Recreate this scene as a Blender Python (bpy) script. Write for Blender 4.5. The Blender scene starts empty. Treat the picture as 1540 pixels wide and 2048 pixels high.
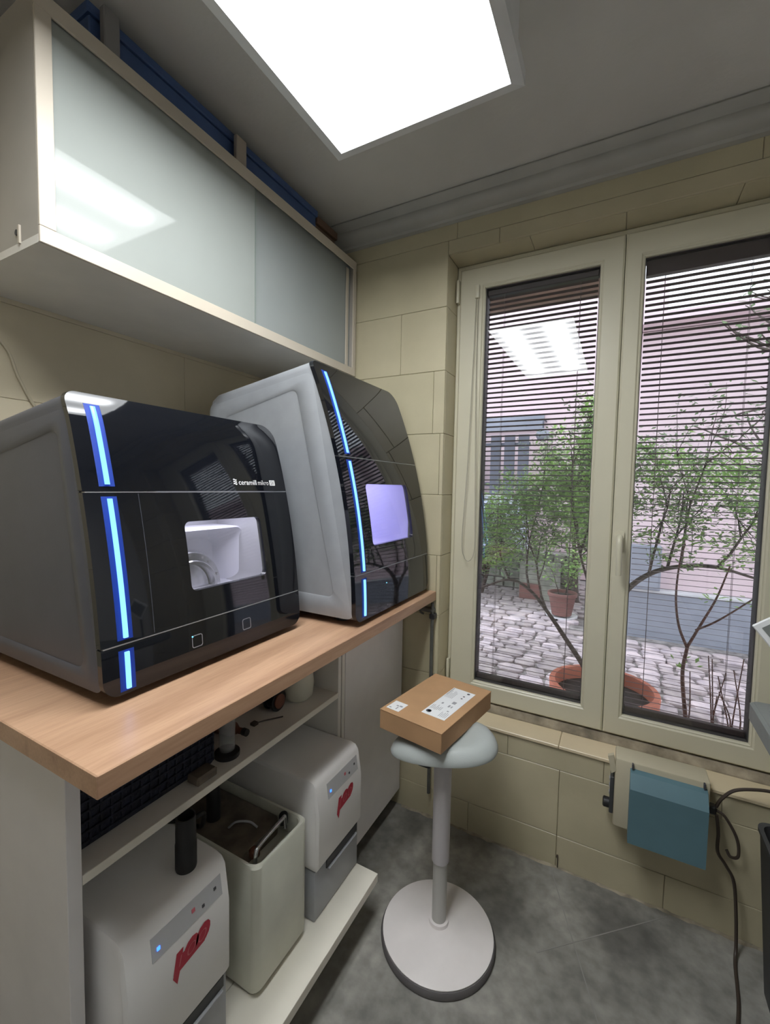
import bpy, bmesh, math, random
import numpy as np
from mathutils import Matrix, Vector
PI = math.pi
random.seed(7)
SC = bpy.context.scene
COL = SC.collection

# ------------------------------------------------------------------ camera
cam_data = bpy.data.cameras.new('camera')
cam = bpy.data.objects.new('camera', cam_data)
COL.objects.link(cam)
ya, pi_, ro = math.radians(28.2327), math.radians(-3.3725), math.radians(1.0771)
F = Vector((-math.sin(ya) * math.cos(pi_), math.cos(ya) * math.cos(pi_), math.sin(pi_)))
R = F.cross(Vector((0, 0, 1))).normalized()
U = R.cross(F)
R2 = R * math.cos(ro) + U * math.sin(ro)
U2 = -R * math.sin(ro) + U * math.cos(ro)
m3 = Matrix((R2, U2, -F)).transposed()
cam.matrix_world = Matrix.Translation((1.4263, -1.631, 1.3673)) @ m3.to_4x4()
cam_data.sensor_fit = 'VERTICAL'
cam_data.sensor_height = 36.0
cam_data.lens = 36.0 * 872.36 / 2048
cam_data.clip_start = 0.02
cam_data.clip_end = 200
SC.camera = cam

# ------------------------------------------------------------------ sky and exposure
world = bpy.data.worlds.new('world')
SC.world = world
world.use_nodes = True
bg = world.node_tree.nodes['Background']
bg.inputs[0].default_value = (0.86, 0.90, 1.0, 1)
bg.inputs[1].default_value = 1.0
SC.view_settings.view_transform = 'Standard'
SC.view_settings.look = 'None'
SC.view_settings.exposure = 1.55
SC.view_settings.gamma = 1.0
SC.view_settings.use_curve_mapping = False
LAMP_TUBE = 11.0
LAMP_BASE = 2.2

# ------------------------------------------------------------------ materials
def new_mat(name):
    m = bpy.data.materials.new(name)
    m.use_nodes = True
    nt = m.node_tree
    return m, nt, nt.nodes['Principled BSDF']

def mat(name, col, rough=0.5, metal=0.0, var=0.06, scale=6.0, bump=0.0, bscale=60.0, spec=0.5, coat=0.0,
        alpha=1.0, trans=0.0, objrand=0.0, col2=None, stretch=None, detail=4.0):
    m, nt, p = new_mat(name)
    N, L = nt.nodes, nt.links
    p.inputs['Roughness'].default_value = rough
    p.inputs['Metallic'].default_value = metal
    p.inputs['Specular IOR Level'].default_value = spec
    p.inputs['Coat Weight'].default_value = coat
    p.inputs['Coat Roughness'].default_value = 0.03
    p.inputs['Transmission Weight'].default_value = trans
    tc = N.new('ShaderNodeTexCoord')
    mp = N.new('ShaderNodeMapping')
    L.new(tc.outputs['Object'], mp.inputs[0])
    if stretch: mp.inputs['Scale'].default_value = stretch
    nz = N.new('ShaderNodeTexNoise')
    nz.inputs['Scale'].default_value = scale
    nz.inputs['Detail'].default_value = detail
    L.new(mp.outputs[0], nz.inputs['Vector'])
    rp = N.new('ShaderNodeValToRGB')
    rp.color_ramp.elements[0].position = 0.3
    rp.color_ramp.elements[1].position = 0.7
    c2 = col2 if col2 else tuple(c * (1 - 2 * var) for c in col)
    rp.color_ramp.elements[0].color = (*c2, 1)
    rp.color_ramp.elements[1].color = (*(min(1, c * (1 + var)) for c in col), 1) if not col2 else (*col, 1)
    L.new(nz.outputs['Fac'], rp.inputs[0])
    out = rp.outputs[0]
    if objrand:
        oi = N.new('ShaderNodeObjectInfo')
        hs = N.new('ShaderNodeHueSaturation')
        mr = N.new('ShaderNodeMapRange')
        mr.inputs['To Min'].default_value = 1 - objrand
        mr.inputs['To Max'].default_value = 1 + objrand
        L.new(oi.outputs['Random'], mr.inputs[0])
        L.new(mr.outputs[0], hs.inputs['Value'])
        ms = N.new('ShaderNodeMapRange')
        ms.inputs['To Min'].default_value = 0.5 + objrand * 0.05
        ms.inputs['To Max'].default_value = 0.5 - objrand * 0.12
        L.new(oi.outputs['Random'], ms.inputs[0])
        L.new(ms.outputs[0], hs.inputs['Hue'])
        L.new(out, hs.inputs['Color'])
        out = hs.outputs[0]
    L.new(out, p.inputs['Base Color'])
    if bump:
        n2 = N.new('ShaderNodeTexNoise')
        n2.inputs['Scale'].default_value = bscale
        n2.inputs['Detail'].default_value = 3
        L.new(mp.outputs[0], n2.inputs['Vector'])
        b = N.new('ShaderNodeBump')
        b.inputs['Strength'].default_value = bump
        b.inputs['Distance'].default_value = 0.004
        L.new(n2.outputs['Fac'], b.inputs['Height'])
        L.new(b.outputs[0], p.inputs['Normal'])
    return m

def emit(name, col, strength, base=(0.02, 0.02, 0.02)):
    m, nt, p = new_mat(name)
    p.inputs['Base Color'].default_value = (*base, 1)
    p.inputs['Emission Color'].default_value = (*col, 1)
    p.inputs['Emission Strength'].default_value = strength
    nz = nt.nodes.new('ShaderNodeTexNoise')
    nz.inputs['Scale'].default_value = 40
    mr = nt.nodes.new('ShaderNodeMapRange')
    mr.inputs['To Min'].default_value = 0.28
    mr.inputs['To Max'].default_value = 0.34
    nt.links.new(nz.outputs['Fac'], mr.inputs[0])
    nt.links.new(mr.outputs[0], p.inputs['Roughness'])
    return m

def glass(name, ior=1.5, tint=(0.97, 0.98, 0.98), rough=0.0, haze=0.0):
    m = bpy.data.materials.new(name)
    m.use_nodes = True
    nt = m.node_tree
    N, L = nt.nodes, nt.links
    N.clear()
    out = N.new('ShaderNodeOutputMaterial')
    tr = N.new('ShaderNodeBsdfTransparent')
    tr.inputs[0].default_value = (*tint, 1)
    gl = N.new('ShaderNodeBsdfGlossy')
    gl.inputs['Roughness'].default_value = rough
    fr = N.new('ShaderNodeFresnel')
    fr.inputs[0].default_value = ior
    ge = N.new('ShaderNodeNewGeometry')
    mt = N.new('ShaderNodeMath')
    mt.operation = 'SUBTRACT'
    mt.inputs[0].default_value = 1.0
    L.new(ge.outputs['Backfacing'], mt.inputs[1])
    mu = N.new('ShaderNodeMath')
    mu.operation = 'MULTIPLY'
    L.new(mt.outputs[0], mu.inputs[0])
    L.new(fr.outputs[0], mu.inputs[1])
    mx = N.new('ShaderNodeMixShader')
    L.new(mu.outputs[0], mx.inputs[0])
    L.new(tr.outputs[0], mx.inputs[1])
    L.new(gl.outputs[0], mx.inputs[2])
    last = mx.outputs[0]
    if haze:
        df = N.new('ShaderNodeBsdfDiffuse')
        df.inputs[0].default_value = (0.8, 0.8, 0.8, 1)
        m2 = N.new('ShaderNodeMixShader')
        m2.inputs[0].default_value = haze
        L.new(last, m2.inputs[1])
        L.new(df.outputs[0], m2.inputs[2])
        last = m2.outputs[0]
    L.new(last, out.inputs[0])
    return m

def wood_mat():
    m, nt, p = new_mat('oak_laminate')
    N, L = nt.nodes, nt.links
    tc = N.new('ShaderNodeTexCoord')
    mp = N.new('ShaderNodeMapping')
    mp.inputs['Scale'].default_value = (9.0, 0.7, 9.0)
    L.new(tc.outputs['Object'], mp.inputs[0])
    n1 = N.new('ShaderNodeTexNoise'); n1.inputs['Scale'].default_value = 2.2; n1.inputs['Detail'].default_value = 6
    n1.inputs['Distortion'].default_value = 0.5
    n2 = N.new('ShaderNodeTexNoise'); n2.inputs['Scale'].default_value = 22; n2.inputs['Detail'].default_value = 3
    L.new(mp.outputs[0], n1.inputs['Vector']); L.new(mp.outputs[0], n2.inputs['Vector'])
    rp = N.new('ShaderNodeValToRGB')
    e = rp.color_ramp.elements
    e[0].position = 0.3; e[0].color = (0.40, 0.235, 0.145, 1)
    e[1].position = 0.75; e[1].color = (0.60, 0.385, 0.25, 1)
    k = e.new(0.52); k.color = (0.53, 0.33, 0.21, 1)
    L.new(n1.outputs['Fac'], rp.inputs[0])
    mx = N.new('ShaderNodeMix'); mx.data_type = 'RGBA'; mx.blend_type = 'MULTIPLY'
    mx.inputs['Factor'].default_value = 0.35
    r2 = N.new('ShaderNodeValToRGB')
    r2.color_ramp.elements[0].position = 0.35; r2.color_ramp.elements[0].color = (0.72, 0.68, 0.62, 1)
    r2.color_ramp.elements[1].position = 0.6; r2.color_ramp.elements[1].color = (1, 1, 1, 1)
    L.new(n2.outputs['Fac'], r2.inputs[0])
    L.new(rp.outputs[0], mx.inputs['A']); L.new(r2.outputs[0], mx.inputs['B'])
    L.new(mx.outputs['Result'], p.inputs['Base Color'])
    p.inputs['Roughness'].default_value = 0.32
    return m

def floor_mat():
    m, nt, p = new_mat('grey_floor')
    N, L = nt.nodes, nt.links
    tc = N.new('ShaderNodeTexCoord')
    n1 = N.new('ShaderNodeTexNoise'); n1.inputs['Scale'].default_value = 3.2; n1.inputs['Detail'].default_value = 8
    n2 = N.new('ShaderNodeTexNoise'); n2.inputs['Scale'].default_value = 24; n2.inputs['Detail'].default_value = 6
    L.new(tc.outputs['Object'], n1.inputs['Vector']); L.new(tc.outputs['Object'], n2.inputs['Vector'])
    rp = N.new('ShaderNodeValToRGB')
    rp.color_ramp.elements[0].position = 0.36; rp.color_ramp.elements[0].color = (0.15, 0.145, 0.13, 1)
    rp.color_ramp.elements[1].position = 0.66; rp.color_ramp.elements[1].color = (0.37, 0.355, 0.32, 1)
    L.new(n1.outputs['Fac'], rp.inputs[0])
    r2 = N.new('ShaderNodeValToRGB')
    r2.color_ramp.elements[0].position = 0.35; r2.color_ramp.elements[0].color = (0.7, 0.7, 0.7, 1)
    r2.color_ramp.elements[1].position = 0.65; r2.color_ramp.elements[1].color = (1.15, 1.15, 1.15, 1)
    L.new(n2.outputs['Fac'], r2.inputs[0])
    mx = N.new('ShaderNodeMix'); mx.data_type = 'RGBA'; mx.blend_type = 'MULTIPLY'; mx.inputs['Factor'].default_value = 0.8
    L.new(rp.outputs[0], mx.inputs['A']); L.new(r2.outputs[0], mx.inputs['B'])
    L.new(mx.outputs['Result'], p.inputs['Base Color'])
    p.inputs['Roughness'].default_value = 0.55
    b = N.new('ShaderNodeBump'); b.inputs['Strength'].default_value = 0.15; b.inputs['Distance'].default_value = 0.003
    L.new(n2.outputs['Fac'], b.inputs['Height']); L.new(b.outputs[0], p.inputs['Normal'])
    return m

M = {}
M['tile'] = mat('beige_tile', (0.53, 0.475, 0.32), 0.38, var=0.05, scale=5, bump=0.12, bscale=90, objrand=0.02)
M['tile_sill'] = mat('sill_tile', (0.70, 0.59, 0.40), 0.35, var=0.04, scale=5, bump=0.08, bscale=90, objrand=0.03)
M['grout'] = mat('grout', (0.47, 0.41, 0.28), 0.8, var=0.12, scale=20)
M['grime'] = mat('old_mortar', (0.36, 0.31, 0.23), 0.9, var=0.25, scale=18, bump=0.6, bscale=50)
M['plaster'] = mat('painted_wall', (0.58, 0.51, 0.36), 0.6, var=0.05, scale=3, bump=0.15, bscale=50, objrand=0.02)
M['ceiling'] = mat('ceiling_paint', (0.62, 0.60, 0.57), 0.75, var=0.05, scale=2.5, bump=0.15, bscale=70)
M['trim'] = mat('cornice_paint', (0.42, 0.41, 0.375), 0.5, var=0.06)
M['pale_wall_paint'] = mat('pale_wall_paint', (0.80, 0.79, 0.77), 0.7, var=0.02, scale=3)
M['floor'] = floor_mat()
M['wood'] = wood_mat()
M['white_lam'] = mat('white_laminate', (0.74, 0.71, 0.65), 0.4, var=0.03, scale=8)
M['lilac_lam'] = mat('pale_laminate', (0.78, 0.75, 0.74), 0.45, var=0.03, scale=8)
M['shelf_edge'] = mat('shelf_edge', (0.80, 0.76, 0.66), 0.5, var=0.04)
M['birch'] = mat('cabinet_frame_birch', (0.56, 0.50, 0.41), 0.4, var=0.06, scale=3, stretch=(6, 0.6, 0.6))
M['cab_side'] = mat('cabinet_side', (0.42, 0.39, 0.34), 0.5, var=0.04)
M['door_glass'] = mat('white_glass_door', (0.32, 0.342, 0.32), 0.035, var=0.015, spec=0.35)
M['door_glass_far'] = mat('white_glass_door_far', (0.31, 0.333, 0.325), 0.04, var=0.015, spec=0.3)
M['glass_edge'] = mat('glass_edge', (0.22, 0.27, 0.24), 0.3)
M['mill_grey'] = mat('silver_paint', (0.33, 0.345, 0.365), 0.38, metal=0.15, var=0.03, scale=20, bump=0.04, bscale=300)
M['mill_slate'] = mat('slate_paint', (0.085, 0.090, 0.112), 0.42, metal=0.1, var=0.03, scale=20, bump=0.04, bscale=300)
M['black_gloss'] = mat('black_gloss', (0.006, 0.007, 0.010), 0.035, var=0.1, spec=0.6)
M['seam'] = mat('seam_silver', (0.45, 0.46, 0.48), 0.3, metal=0.6)
M['seam_dark'] = mat('seam_dark', (0.05, 0.05, 0.06), 0.35)
M['strip'] = emit('blue_light_strip', (0.13, 0.33, 0.80), 1.0)
M['strip_glow'] = mat('navy_painted_glow', (0.001, 0.034, 0.30), 0.6, var=0.05)
M['chamber'] = mat('chamber_white', (0.72, 0.72, 0.80), 0.45, var=0.02)
M['chamber_grey'] = mat('chamber_grey', (0.40, 0.40, 0.43), 0.45, var=0.02)
M['chamber_lav'] = mat('chamber_lavender', (0.62, 0.60, 0.90), 0.5, var=0.02)
M['steel'] = mat('brushed_steel', (0.62, 0.62, 0.64), 0.22, metal=1.0, var=0.08, scale=60)
M['mill_glass'] = glass('mill_window_glass', 1.45, (0.95, 0.95, 0.97), haze=0.05)
M['white_print'] = mat('white_print', (0.75, 0.75, 0.75), 0.5)
M['grey_print'] = mat('grey_print', (0.25, 0.25, 0.27), 0.4)
M['dark_print'] = mat('dark_print', (0.06, 0.06, 0.07), 0.6)
M['mid_print'] = mat('mid_print', (0.33, 0.33, 0.35), 0.6)
M['led'] = emit('blue_led', (0.04, 0.20, 1.6), 1.0)
M['led_small'] = emit('small_led', (0.12, 0.42, 0.60), 1.0)
M['pvc'] = mat('window_pvc', (0.60, 0.565, 0.43), 0.35, var=0.02, scale=4)
M['gasket'] = mat('gasket', (0.05, 0.045, 0.045), 0.6)
M['slat'] = mat('blind_brown', (0.085, 0.048, 0.048), 0.4, var=0.1)
M['rail'] = mat('blind_rail', (0.055, 0.038, 0.038), 0.4, var=0.1)
M['cord'] = mat('blind_cord', (0.16, 0.12, 0.12), 0.7)
M['pane'] = glass('window_glass', 1.85)
M['pane_out'] = glass('window_glass_outer', 1.45)
M['card'] = mat('cardboard', (0.45, 0.265, 0.135), 0.75, var=0.05, scale=10, bump=0.1, bscale=120)
M['label'] = mat('paper_label', (0.78, 0.79, 0.80), 0.6, var=0.02)
M['seat'] = mat('seat_plastic', (0.42, 0.45, 0.435), 0.55, var=0.03, bump=0.15, bscale=500)
M['seat_under'] = mat('seat_underside', (0.30, 0.31, 0.31), 0.6)
M['stool_white'] = mat('stool_white', (0.84, 0.79, 0.77), 0.42, var=0.03, scale=10)
M['stool_grey'] = mat('stool_grey', (0.50, 0.49, 0.46), 0.4, var=0.02)
M['rubber'] = mat('grey_rubber', (0.14, 0.13, 0.13), 0.7)
M['black'] = mat('black_plastic', (0.015, 0.015, 0.017), 0.45)
M['unit_white'] = mat('unit_white', (0.84, 0.82, 0.80), 0.42, var=0.02)
M['unit_grey'] = mat('unit_grey', (0.36, 0.37, 0.39), 0.45, var=0.03)
M['unit_dark'] = mat('unit_dark', (0.045, 0.047, 0.05), 0.5)
M['unit_strip'] = mat('unit_control_strip', (0.55, 0.55, 0.56), 0.35)
M['red'] = mat('red_print', (0.52, 0.03, 0.06), 0.5, var=0.08)
M['pink'] = mat('pink_print', (0.62, 0.16, 0.19), 0.5)
M['tank'] = mat('tank_plastic', (0.68, 0.68, 0.58), 0.4, var=0.08, scale=5)
M['tank_lid'] = mat('tank_lid_stained', (0.16, 0.13, 0.10), 0.45, var=0.3, scale=14)
M['hose'] = mat('black_hose', (0.012, 0.012, 0.013), 0.5)
M['navy'] = mat('navy_mesh', (0.010, 0.013, 0.028), 0.7, var=0.3, scale=60, bump=0.9, bscale=160)
M['clear'] = glass('clear_plastic', 1.45, (0.85, 0.86, 0.86), haze=0.12)
M['jar'] = mat('white_jar', (0.62, 0.60, 0.50), 0.4)
M['rust'] = mat('rusty_brown', (0.16, 0.06, 0.035), 0.6, var=0.2)
M['blue_card'] = mat('navy_box', (0.06, 0.11, 0.26), 0.5, var=0.15, scale=5)
M['brown_box'] = mat('brown_box', (0.14, 0.085, 0.055), 0.6, var=0.15, scale=6)
M['stick'] = mat('pale_wood_stick', (0.42, 0.36, 0.30), 0.5)
M['cable_beige'] = mat('beige_cable', (0.50, 0.44, 0.32), 0.5)
M['cable_dark'] = mat('dark_cable', (0.055, 0.04, 0.03), 0.5)
M['pipe'] = mat('grey_pipe', (0.10, 0.10, 0.09), 0.5, var=0.15, scale=20)
M['blue_cover'] = mat('blue_cover', (0.10, 0.19, 0.225), 0.5, var=0.05, scale=8)
M['beige_plastic'] = mat('beige_plastic', (0.52, 0.47, 0.34), 0.45, var=0.04)
M['bench_top'] = mat('grey_bench_top', (0.20, 0.215, 0.205), 0.5, var=0.08, scale=12)
M['bench_dark'] = mat('dark_bin', (0.06, 0.062, 0.065), 0.55, var=0.15, scale=6)
M['lamp_frame'] = mat('lamp_frame_paint', (0.62, 0.62, 0.62), 0.5)
# outdoors
M['pink_wall'] = mat('pink_render', (0.72, 0.57, 0.60), 0.85, var=0.04, scale=1.2, bump=0.2, bscale=30)
M['plinth'] = mat('grey_plinth', (0.30, 0.315, 0.37), 0.8, var=0.08, scale=3)
M['plinth_cap'] = mat('plinth_cap', (0.62, 0.62, 0.64), 0.7)
M['stone'] = mat('paving_stone', (0.60, 0.51, 0.50), 0.8, scale=9, bump=0.4, bscale=30, objrand=0.30, col2=(0.36, 0.31, 0.33))
M['joint'] = mat('paving_joint', (0.33, 0.30, 0.29), 0.95, var=0.3, scale=12)
M['wall_stone'] = mat('wall_stone', (0.25, 0.26, 0.22), 0.85, var=0.2, scale=7, bump=0.5, bscale=25, objrand=0.3)
M['lav_wall'] = mat('pale_blue_wall', (0.60, 0.63, 0.80), 0.8, var=0.03)
M['board'] = mat('grey_board', (0.10, 0.105, 0.14), 0.7, var=0.1, objrand=0.1)
M['terra'] = mat('terracotta', (0.58, 0.19, 0.12), 0.7, var=0.1, scale=8)
M['terra_dull'] = mat('dull_terracotta', (0.36, 0.17, 0.12), 0.75, var=0.15, scale=8)
M['brown_pot'] = mat('brown_pot', (0.22, 0.10, 0.085), 0.65, var=0.1)
M['soil'] = mat('soil', (0.05, 0.038, 0.032), 0.95, var=0.3, scale=30, bump=0.8, bscale=60)
M['bark'] = mat('bark', (0.09, 0.068, 0.058), 0.85, var=0.2, scale=25)
M['bark_red'] = mat('reddish_bark', (0.12, 0.06, 0.05), 0.85, var=0.2, scale=25)
def leaf_mat(name, c):
    m, nt, p = new_mat(name)
    N, L = nt.nodes, nt.links
    tc = N.new('ShaderNodeTexCoord')
    nz = N.new('ShaderNodeTexNoise'); nz.inputs['Scale'].default_value = 5; nz.inputs['Detail'].default_value = 5
    L.new(tc.outputs['Object'], nz.inputs['Vector'])
    rp = N.new('ShaderNodeValToRGB')
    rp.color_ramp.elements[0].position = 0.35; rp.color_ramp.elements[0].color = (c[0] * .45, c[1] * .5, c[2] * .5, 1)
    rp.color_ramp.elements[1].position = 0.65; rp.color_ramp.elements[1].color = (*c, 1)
    L.new(nz.outputs['Fac'], rp.inputs[0])
    L.new(rp.outputs[0], p.inputs['Base Color'])
    p.inputs['Roughness'].default_value = 0.5
    tl = N.new('ShaderNodeBsdfTranslucent')
    L.new(rp.outputs[0], tl.inputs[0])
    mx = N.new('ShaderNodeMixShader'); mx.inputs[0].default_value = 0.4
    L.new(p.outputs[0], mx.inputs[1]); L.new(tl.outputs[0], mx.inputs[2])
    L.new(mx.outputs[0], N['Material Output'].inputs[0])
    return m
M['leaf'] = leaf_mat('fresh_leaf', (0.42, 0.64, 0.20))
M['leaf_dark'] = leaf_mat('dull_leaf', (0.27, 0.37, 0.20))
M['eave'] = mat('eave_wood', (0.26, 0.17, 0.13), 0.7, var=0.15, scale=4, stretch=(1, 8, 1))

def lamp_mat():
    m, nt, p = new_mat('lit_diffuser')
    N, L = nt.nodes, nt.links
    tc = N.new('ShaderNodeTexCoord')
    sp = N.new('ShaderNodeSeparateXYZ')
    L.new(tc.outputs['Generated'], sp.inputs[0])
    def math_(op, a, b=None):
        n = N.new('ShaderNodeMath'); n.operation = op
        for i, v in enumerate((a, b)):
            if v is None: continue
            if isinstance(v, (int, float)): n.inputs[i].default_value = v
            else: L.new(v, n.inputs[i])
        return n.outputs[0]
    # two fluorescent tubes lie behind the diffuser, along y, at 1/4 and 3/4 of its width
    d = math_('SUBTRACT', math_('ABSOLUTE', math_('SUBTRACT', sp.outputs[0], 0.5)), 0.27)
    g = math_('MULTIPLY', d, d)
    band = math_('EXPONENT', math_('MULTIPLY', g, -1 / (2 * 0.075 ** 2)))
    # tubes stop short of the ends
    e = math_('SUBTRACT', math_('ABSOLUTE', math_('SUBTRACT', sp.outputs[1], 0.5)), 0.455)
    mr = N.new('ShaderNodeMapRange'); mr.interpolation_type = 'SMOOTHSTEP'
    mr.inputs['From Min'].default_value = -0.03; mr.inputs['From Max'].default_value = 0.03
    mr.inputs['To Min'].default_value = 1.0; mr.inputs['To Max'].default_value = 0.0
    L.new(e, mr.inputs[0])
    s = math_('ADD', math_('MULTIPLY', math_('MULTIPLY', band, mr.outputs[0]), LAMP_TUBE), LAMP_BASE)
    L.new(s, p.inputs['Emission Strength'])
    p.inputs['Emission Color'].default_value = (0.95, 0.98, 1.0, 1)
    p.inputs['Base Color'].default_value = (0.8, 0.8, 0.8, 1)
    return m
M['lamp'] = lamp_mat()

# ------------------------------------------------------------------ helpers
WL = {}
def tag(o, label=None, cat=None, group=None, kind=None):
    if label: o['label'] = label
    if cat: o['category'] = cat
    if group: o['group'] = group
    if kind: o['kind'] = kind
    return o

def thing(name, label, cat, loc=(0, 0, 0), group=None, kind=None):
    o = bpy.data.objects.new(name, None)
    COL.objects.link(o)
    o.location = loc
    o.empty_display_size = 0.05
    WL[o] = Vector(loc)
    return tag(o, label, cat, group, kind)

def obj(name, bm, m, parent=None, smooth=False, kind=None, loc=None):
    """bm is in world coordinates; the object is linked as one mesh, child of parent"""
    base = WL[parent] if parent else Vector(loc or (0, 0, 0))
    if base.length: bmesh.ops.translate(bm, verts=bm.verts, vec=-base)
    me = bpy.data.meshes.new(name)
    bm.to_mesh(me)
    bm.free()
    me.materials.append(m)
    if smooth:
        me.polygons.foreach_set('use_smooth', [True] * len(me.polygons))
        try: me.set_sharp_from_angle(angle=math.radians(40))
        except Exception: pass
    o = bpy.data.objects.new(name, me)
    COL.objects.link(o)
    if parent: o.parent = parent
    else: o.location = base
    WL[o] = base
    if kind: o['kind'] = kind
    return o

def NB(): return bmesh.new()

def box(bm, x0, x1, y0, y1, z0, z1, bev=0.0, seg=1):
    r = bmesh.ops.create_cube(bm, size=1)
    vs = r['verts']
    for v in vs:
        v.co = Vector(((x0 + x1) / 2 + v.co.x * (x1 - x0), (y0 + y1) / 2 + v.co.y * (y1 - y0), (z0 + z1) / 2 + v.co.z * (z1 - z0)))
    if bev:
        es = list({e for v in vs for e in v.link_edges})
        bmesh.ops.bevel(bm, geom=es, offset=bev, segments=seg, profile=0.5, affect='EDGES')
    return bm

def bx(*a, **k): return box(NB(), *a, **k)

def loft(bm, rings, closed=True, cap0=True, cap1=True):
    vr = [[bm.verts.new(p) for p in r] for r in rings]
    n = len(rings[0])
    for a, b in zip(vr[:-1], vr[1:]):
        for i in range(n if closed else n - 1):
            j = (i + 1) % n
            bm.faces.new((a[i], a[j], b[j], b[i]))
    if cap0 and closed: bm.faces.new(vr[0][::-1])
    if cap1 and closed: bm.faces.new(vr[-1])
    return bm

def fixn(bm):
    bmesh.ops.recalc_face_normals(bm, faces=bm.faces)
    return bm

def lathe(bm, prof, cx, cy, z0=0, n=40, sx=1.0, sy=1.0, cap0=True, cap1=True):
    rings = [[(cx + r * sx * math.cos(2 * PI * k / n), cy + r * sy * math.sin(2 * PI * k / n), z0 + z) for k in range(n)] for r, z in prof]
    return fixn(loft(bm, rings, True, cap0, cap1))

def tube(bm, pts, r, n=8, r1=None, caps=True):
    pts = [Vector(p) for p in pts]
    rings = []
    up = Vector((0, 0, 1))
    prev = None
    for i, p in enumerate(pts):
        d = (pts[min(i + 1, len(pts) - 1)] - pts[max(i - 1, 0)])
        if d.length < 1e-9: d = Vector((0, 0, 1))
        d.normalize()
        if prev is None:
            a = d.cross(up)
            if a.length < 0.1: a = d.cross(Vector((1, 0, 0)))
        else:
            a = prev - d * prev.dot(d)
        a.normalize()
        prev = a
        b = d.cross(a)
        rr = r if r1 is None else r + (r1 - r) * i / (len(pts) - 1)
        rings.append([tuple(p + (a * math.cos(2 * PI * k / n) + b * math.sin(2 * PI * k / n)) * rr) for k in range(n)])
    return fixn(loft(bm, rings, True, caps, caps)) if True else bm

def spline(pts, n=8):
    P = [Vector(p) for p in pts]
    P = [P[0] * 2 - P[1]] + P + [P[-1] * 2 - P[-2]]
    out = []
    for i in range(1, len(P) - 2):
        for k in range(n):
            t = k / n
            a, b, c, d = P[i - 1:i + 3]
            out.append(0.5 * ((2 * b) + (c - a) * t + (2 * a - 5 * b + 4 * c - d) * t * t + (3 * b - a - 3 * c + d) * t ** 3))
    out.append(P[-2])
    return out

def rrect(y0, y1, z0, z1, r, k=6):
    """rounded rectangle loop (u, v), counter-clockwise from the lower right corner"""
    rs = r if isinstance(r, (list, tuple)) else [r] * 4   # br, tr, tl, bl
    out = []
    for (cy, cz, a0, q) in ((y1 - rs[0], z0 + rs[0], -90, rs[0]), (y1 - rs[1], z1 - rs[1], 0, rs[1]),
                            (y0 + rs[2], z1 - rs[2], 90, rs[2]), (y0 + rs[3], z0 + rs[3], 180, rs[3])):
        for i in range(k + 1):
            a = math.radians(a0 + 90 * i / k)
            out.append((cy + q * math.cos(a), cz + q * math.sin(a)))
    return out

def text_bm(s, size, offset=0.0, shear=0.0, extrude=0.0, spacing=1.0):
    cu = bpy.data.curves.new('text', 'FONT')
    cu.body = s
    cu.size = size
    cu.offset = offset
    cu.shear = shear
    cu.extrude = extrude
    cu.space_character = spacing
    cu.resolution_u = 3
    o = bpy.data.objects.new('text_tmp', cu)
    COL.objects.link(o)
    bpy.context.view_layer.update()
    me = bpy.data.meshes.new_from_object(o.evaluated_get(bpy.context.evaluated_depsgraph_get()))
    bpy.data.objects.remove(o)
    bm = NB()
    bm.from_mesh(me)
    bpy.data.meshes.remove(me)
    return bm

def mapbm(bm, f):
    for v in bm.verts: v.co = Vector(f(v.co.x, v.co.y, v.co.z))
    return bm

def frame_bm(bm, x0, x1, z0, z1, w, y0, y1, bev=0.004):
    """a rectangular frame in the xz plane; w = (left, right, bottom, top)"""
    l, r, b, t = w
    outer = [(x0, z0), (x1, z0), (x1, z1), (x0, z1)]
    inner = [(x0 + l, z0 + b), (x1 - r, z0 + b), (x1 - r, z1 - t), (x0 + l, z1 - t)]
    rings = [[(p[0], y1, p[1]) for p in outer], [(p[0], y0 + bev, p[1]) for p in outer],
             [(p[0] + (bev if i in (0, 3) else -bev), y0, p[1] + (bev if i < 2 else -bev)) for i, p in enumerate(outer)],
             [(p[0] - (bev if i in (0, 3) else -bev), y0, p[1] - (bev if i < 2 else -bev)) for i, p in enumerate(inner)],
             [(p[0], y0 + bev, p[1]) for p in inner], [(p[0], y1, p[1]) for p in inner]]
    rings.append(rings[0])
    loft(bm, rings, True, False, False)
    bmesh.ops.remove_doubles(bm, verts=bm.verts, dist=1e-6)
    return fixn(bm)

# ------------------------------------------------------------------ the room
XR, YB, ZC = 2.36, -3.1, 2.448
RX, RZ, SZ, XE = 0.8057, 2.2601, 0.4562, 2.005     # window recess: left, top, sill, right
obj('floor', bx(-0.12, XR, YB, 0.02, -0.08, 0.0), M['floor'], kind='structure')
obj('ceiling', bx(-0.12, XR + 0.1, YB - 0.1, 0.28, ZC, ZC + 0.12), M['ceiling'], kind='structure')
obj('wall_right', bx(XR, XR + 0.1, YB, 0.012, -0.05, ZC), M['pale_wall_paint'], kind='structure')
obj('wall_back', bx(-0.1, XR + 0.1, YB - 0.1, YB, -0.05, ZC), M['pale_wall_paint'], kind='structure')

rows = [0.0, 0.119, 0.3625, 0.606, 0.850, 1.0935, 1.337, 1.580, 1.824, 2.067, 2.311, ZC]
G = 0.0006
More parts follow.
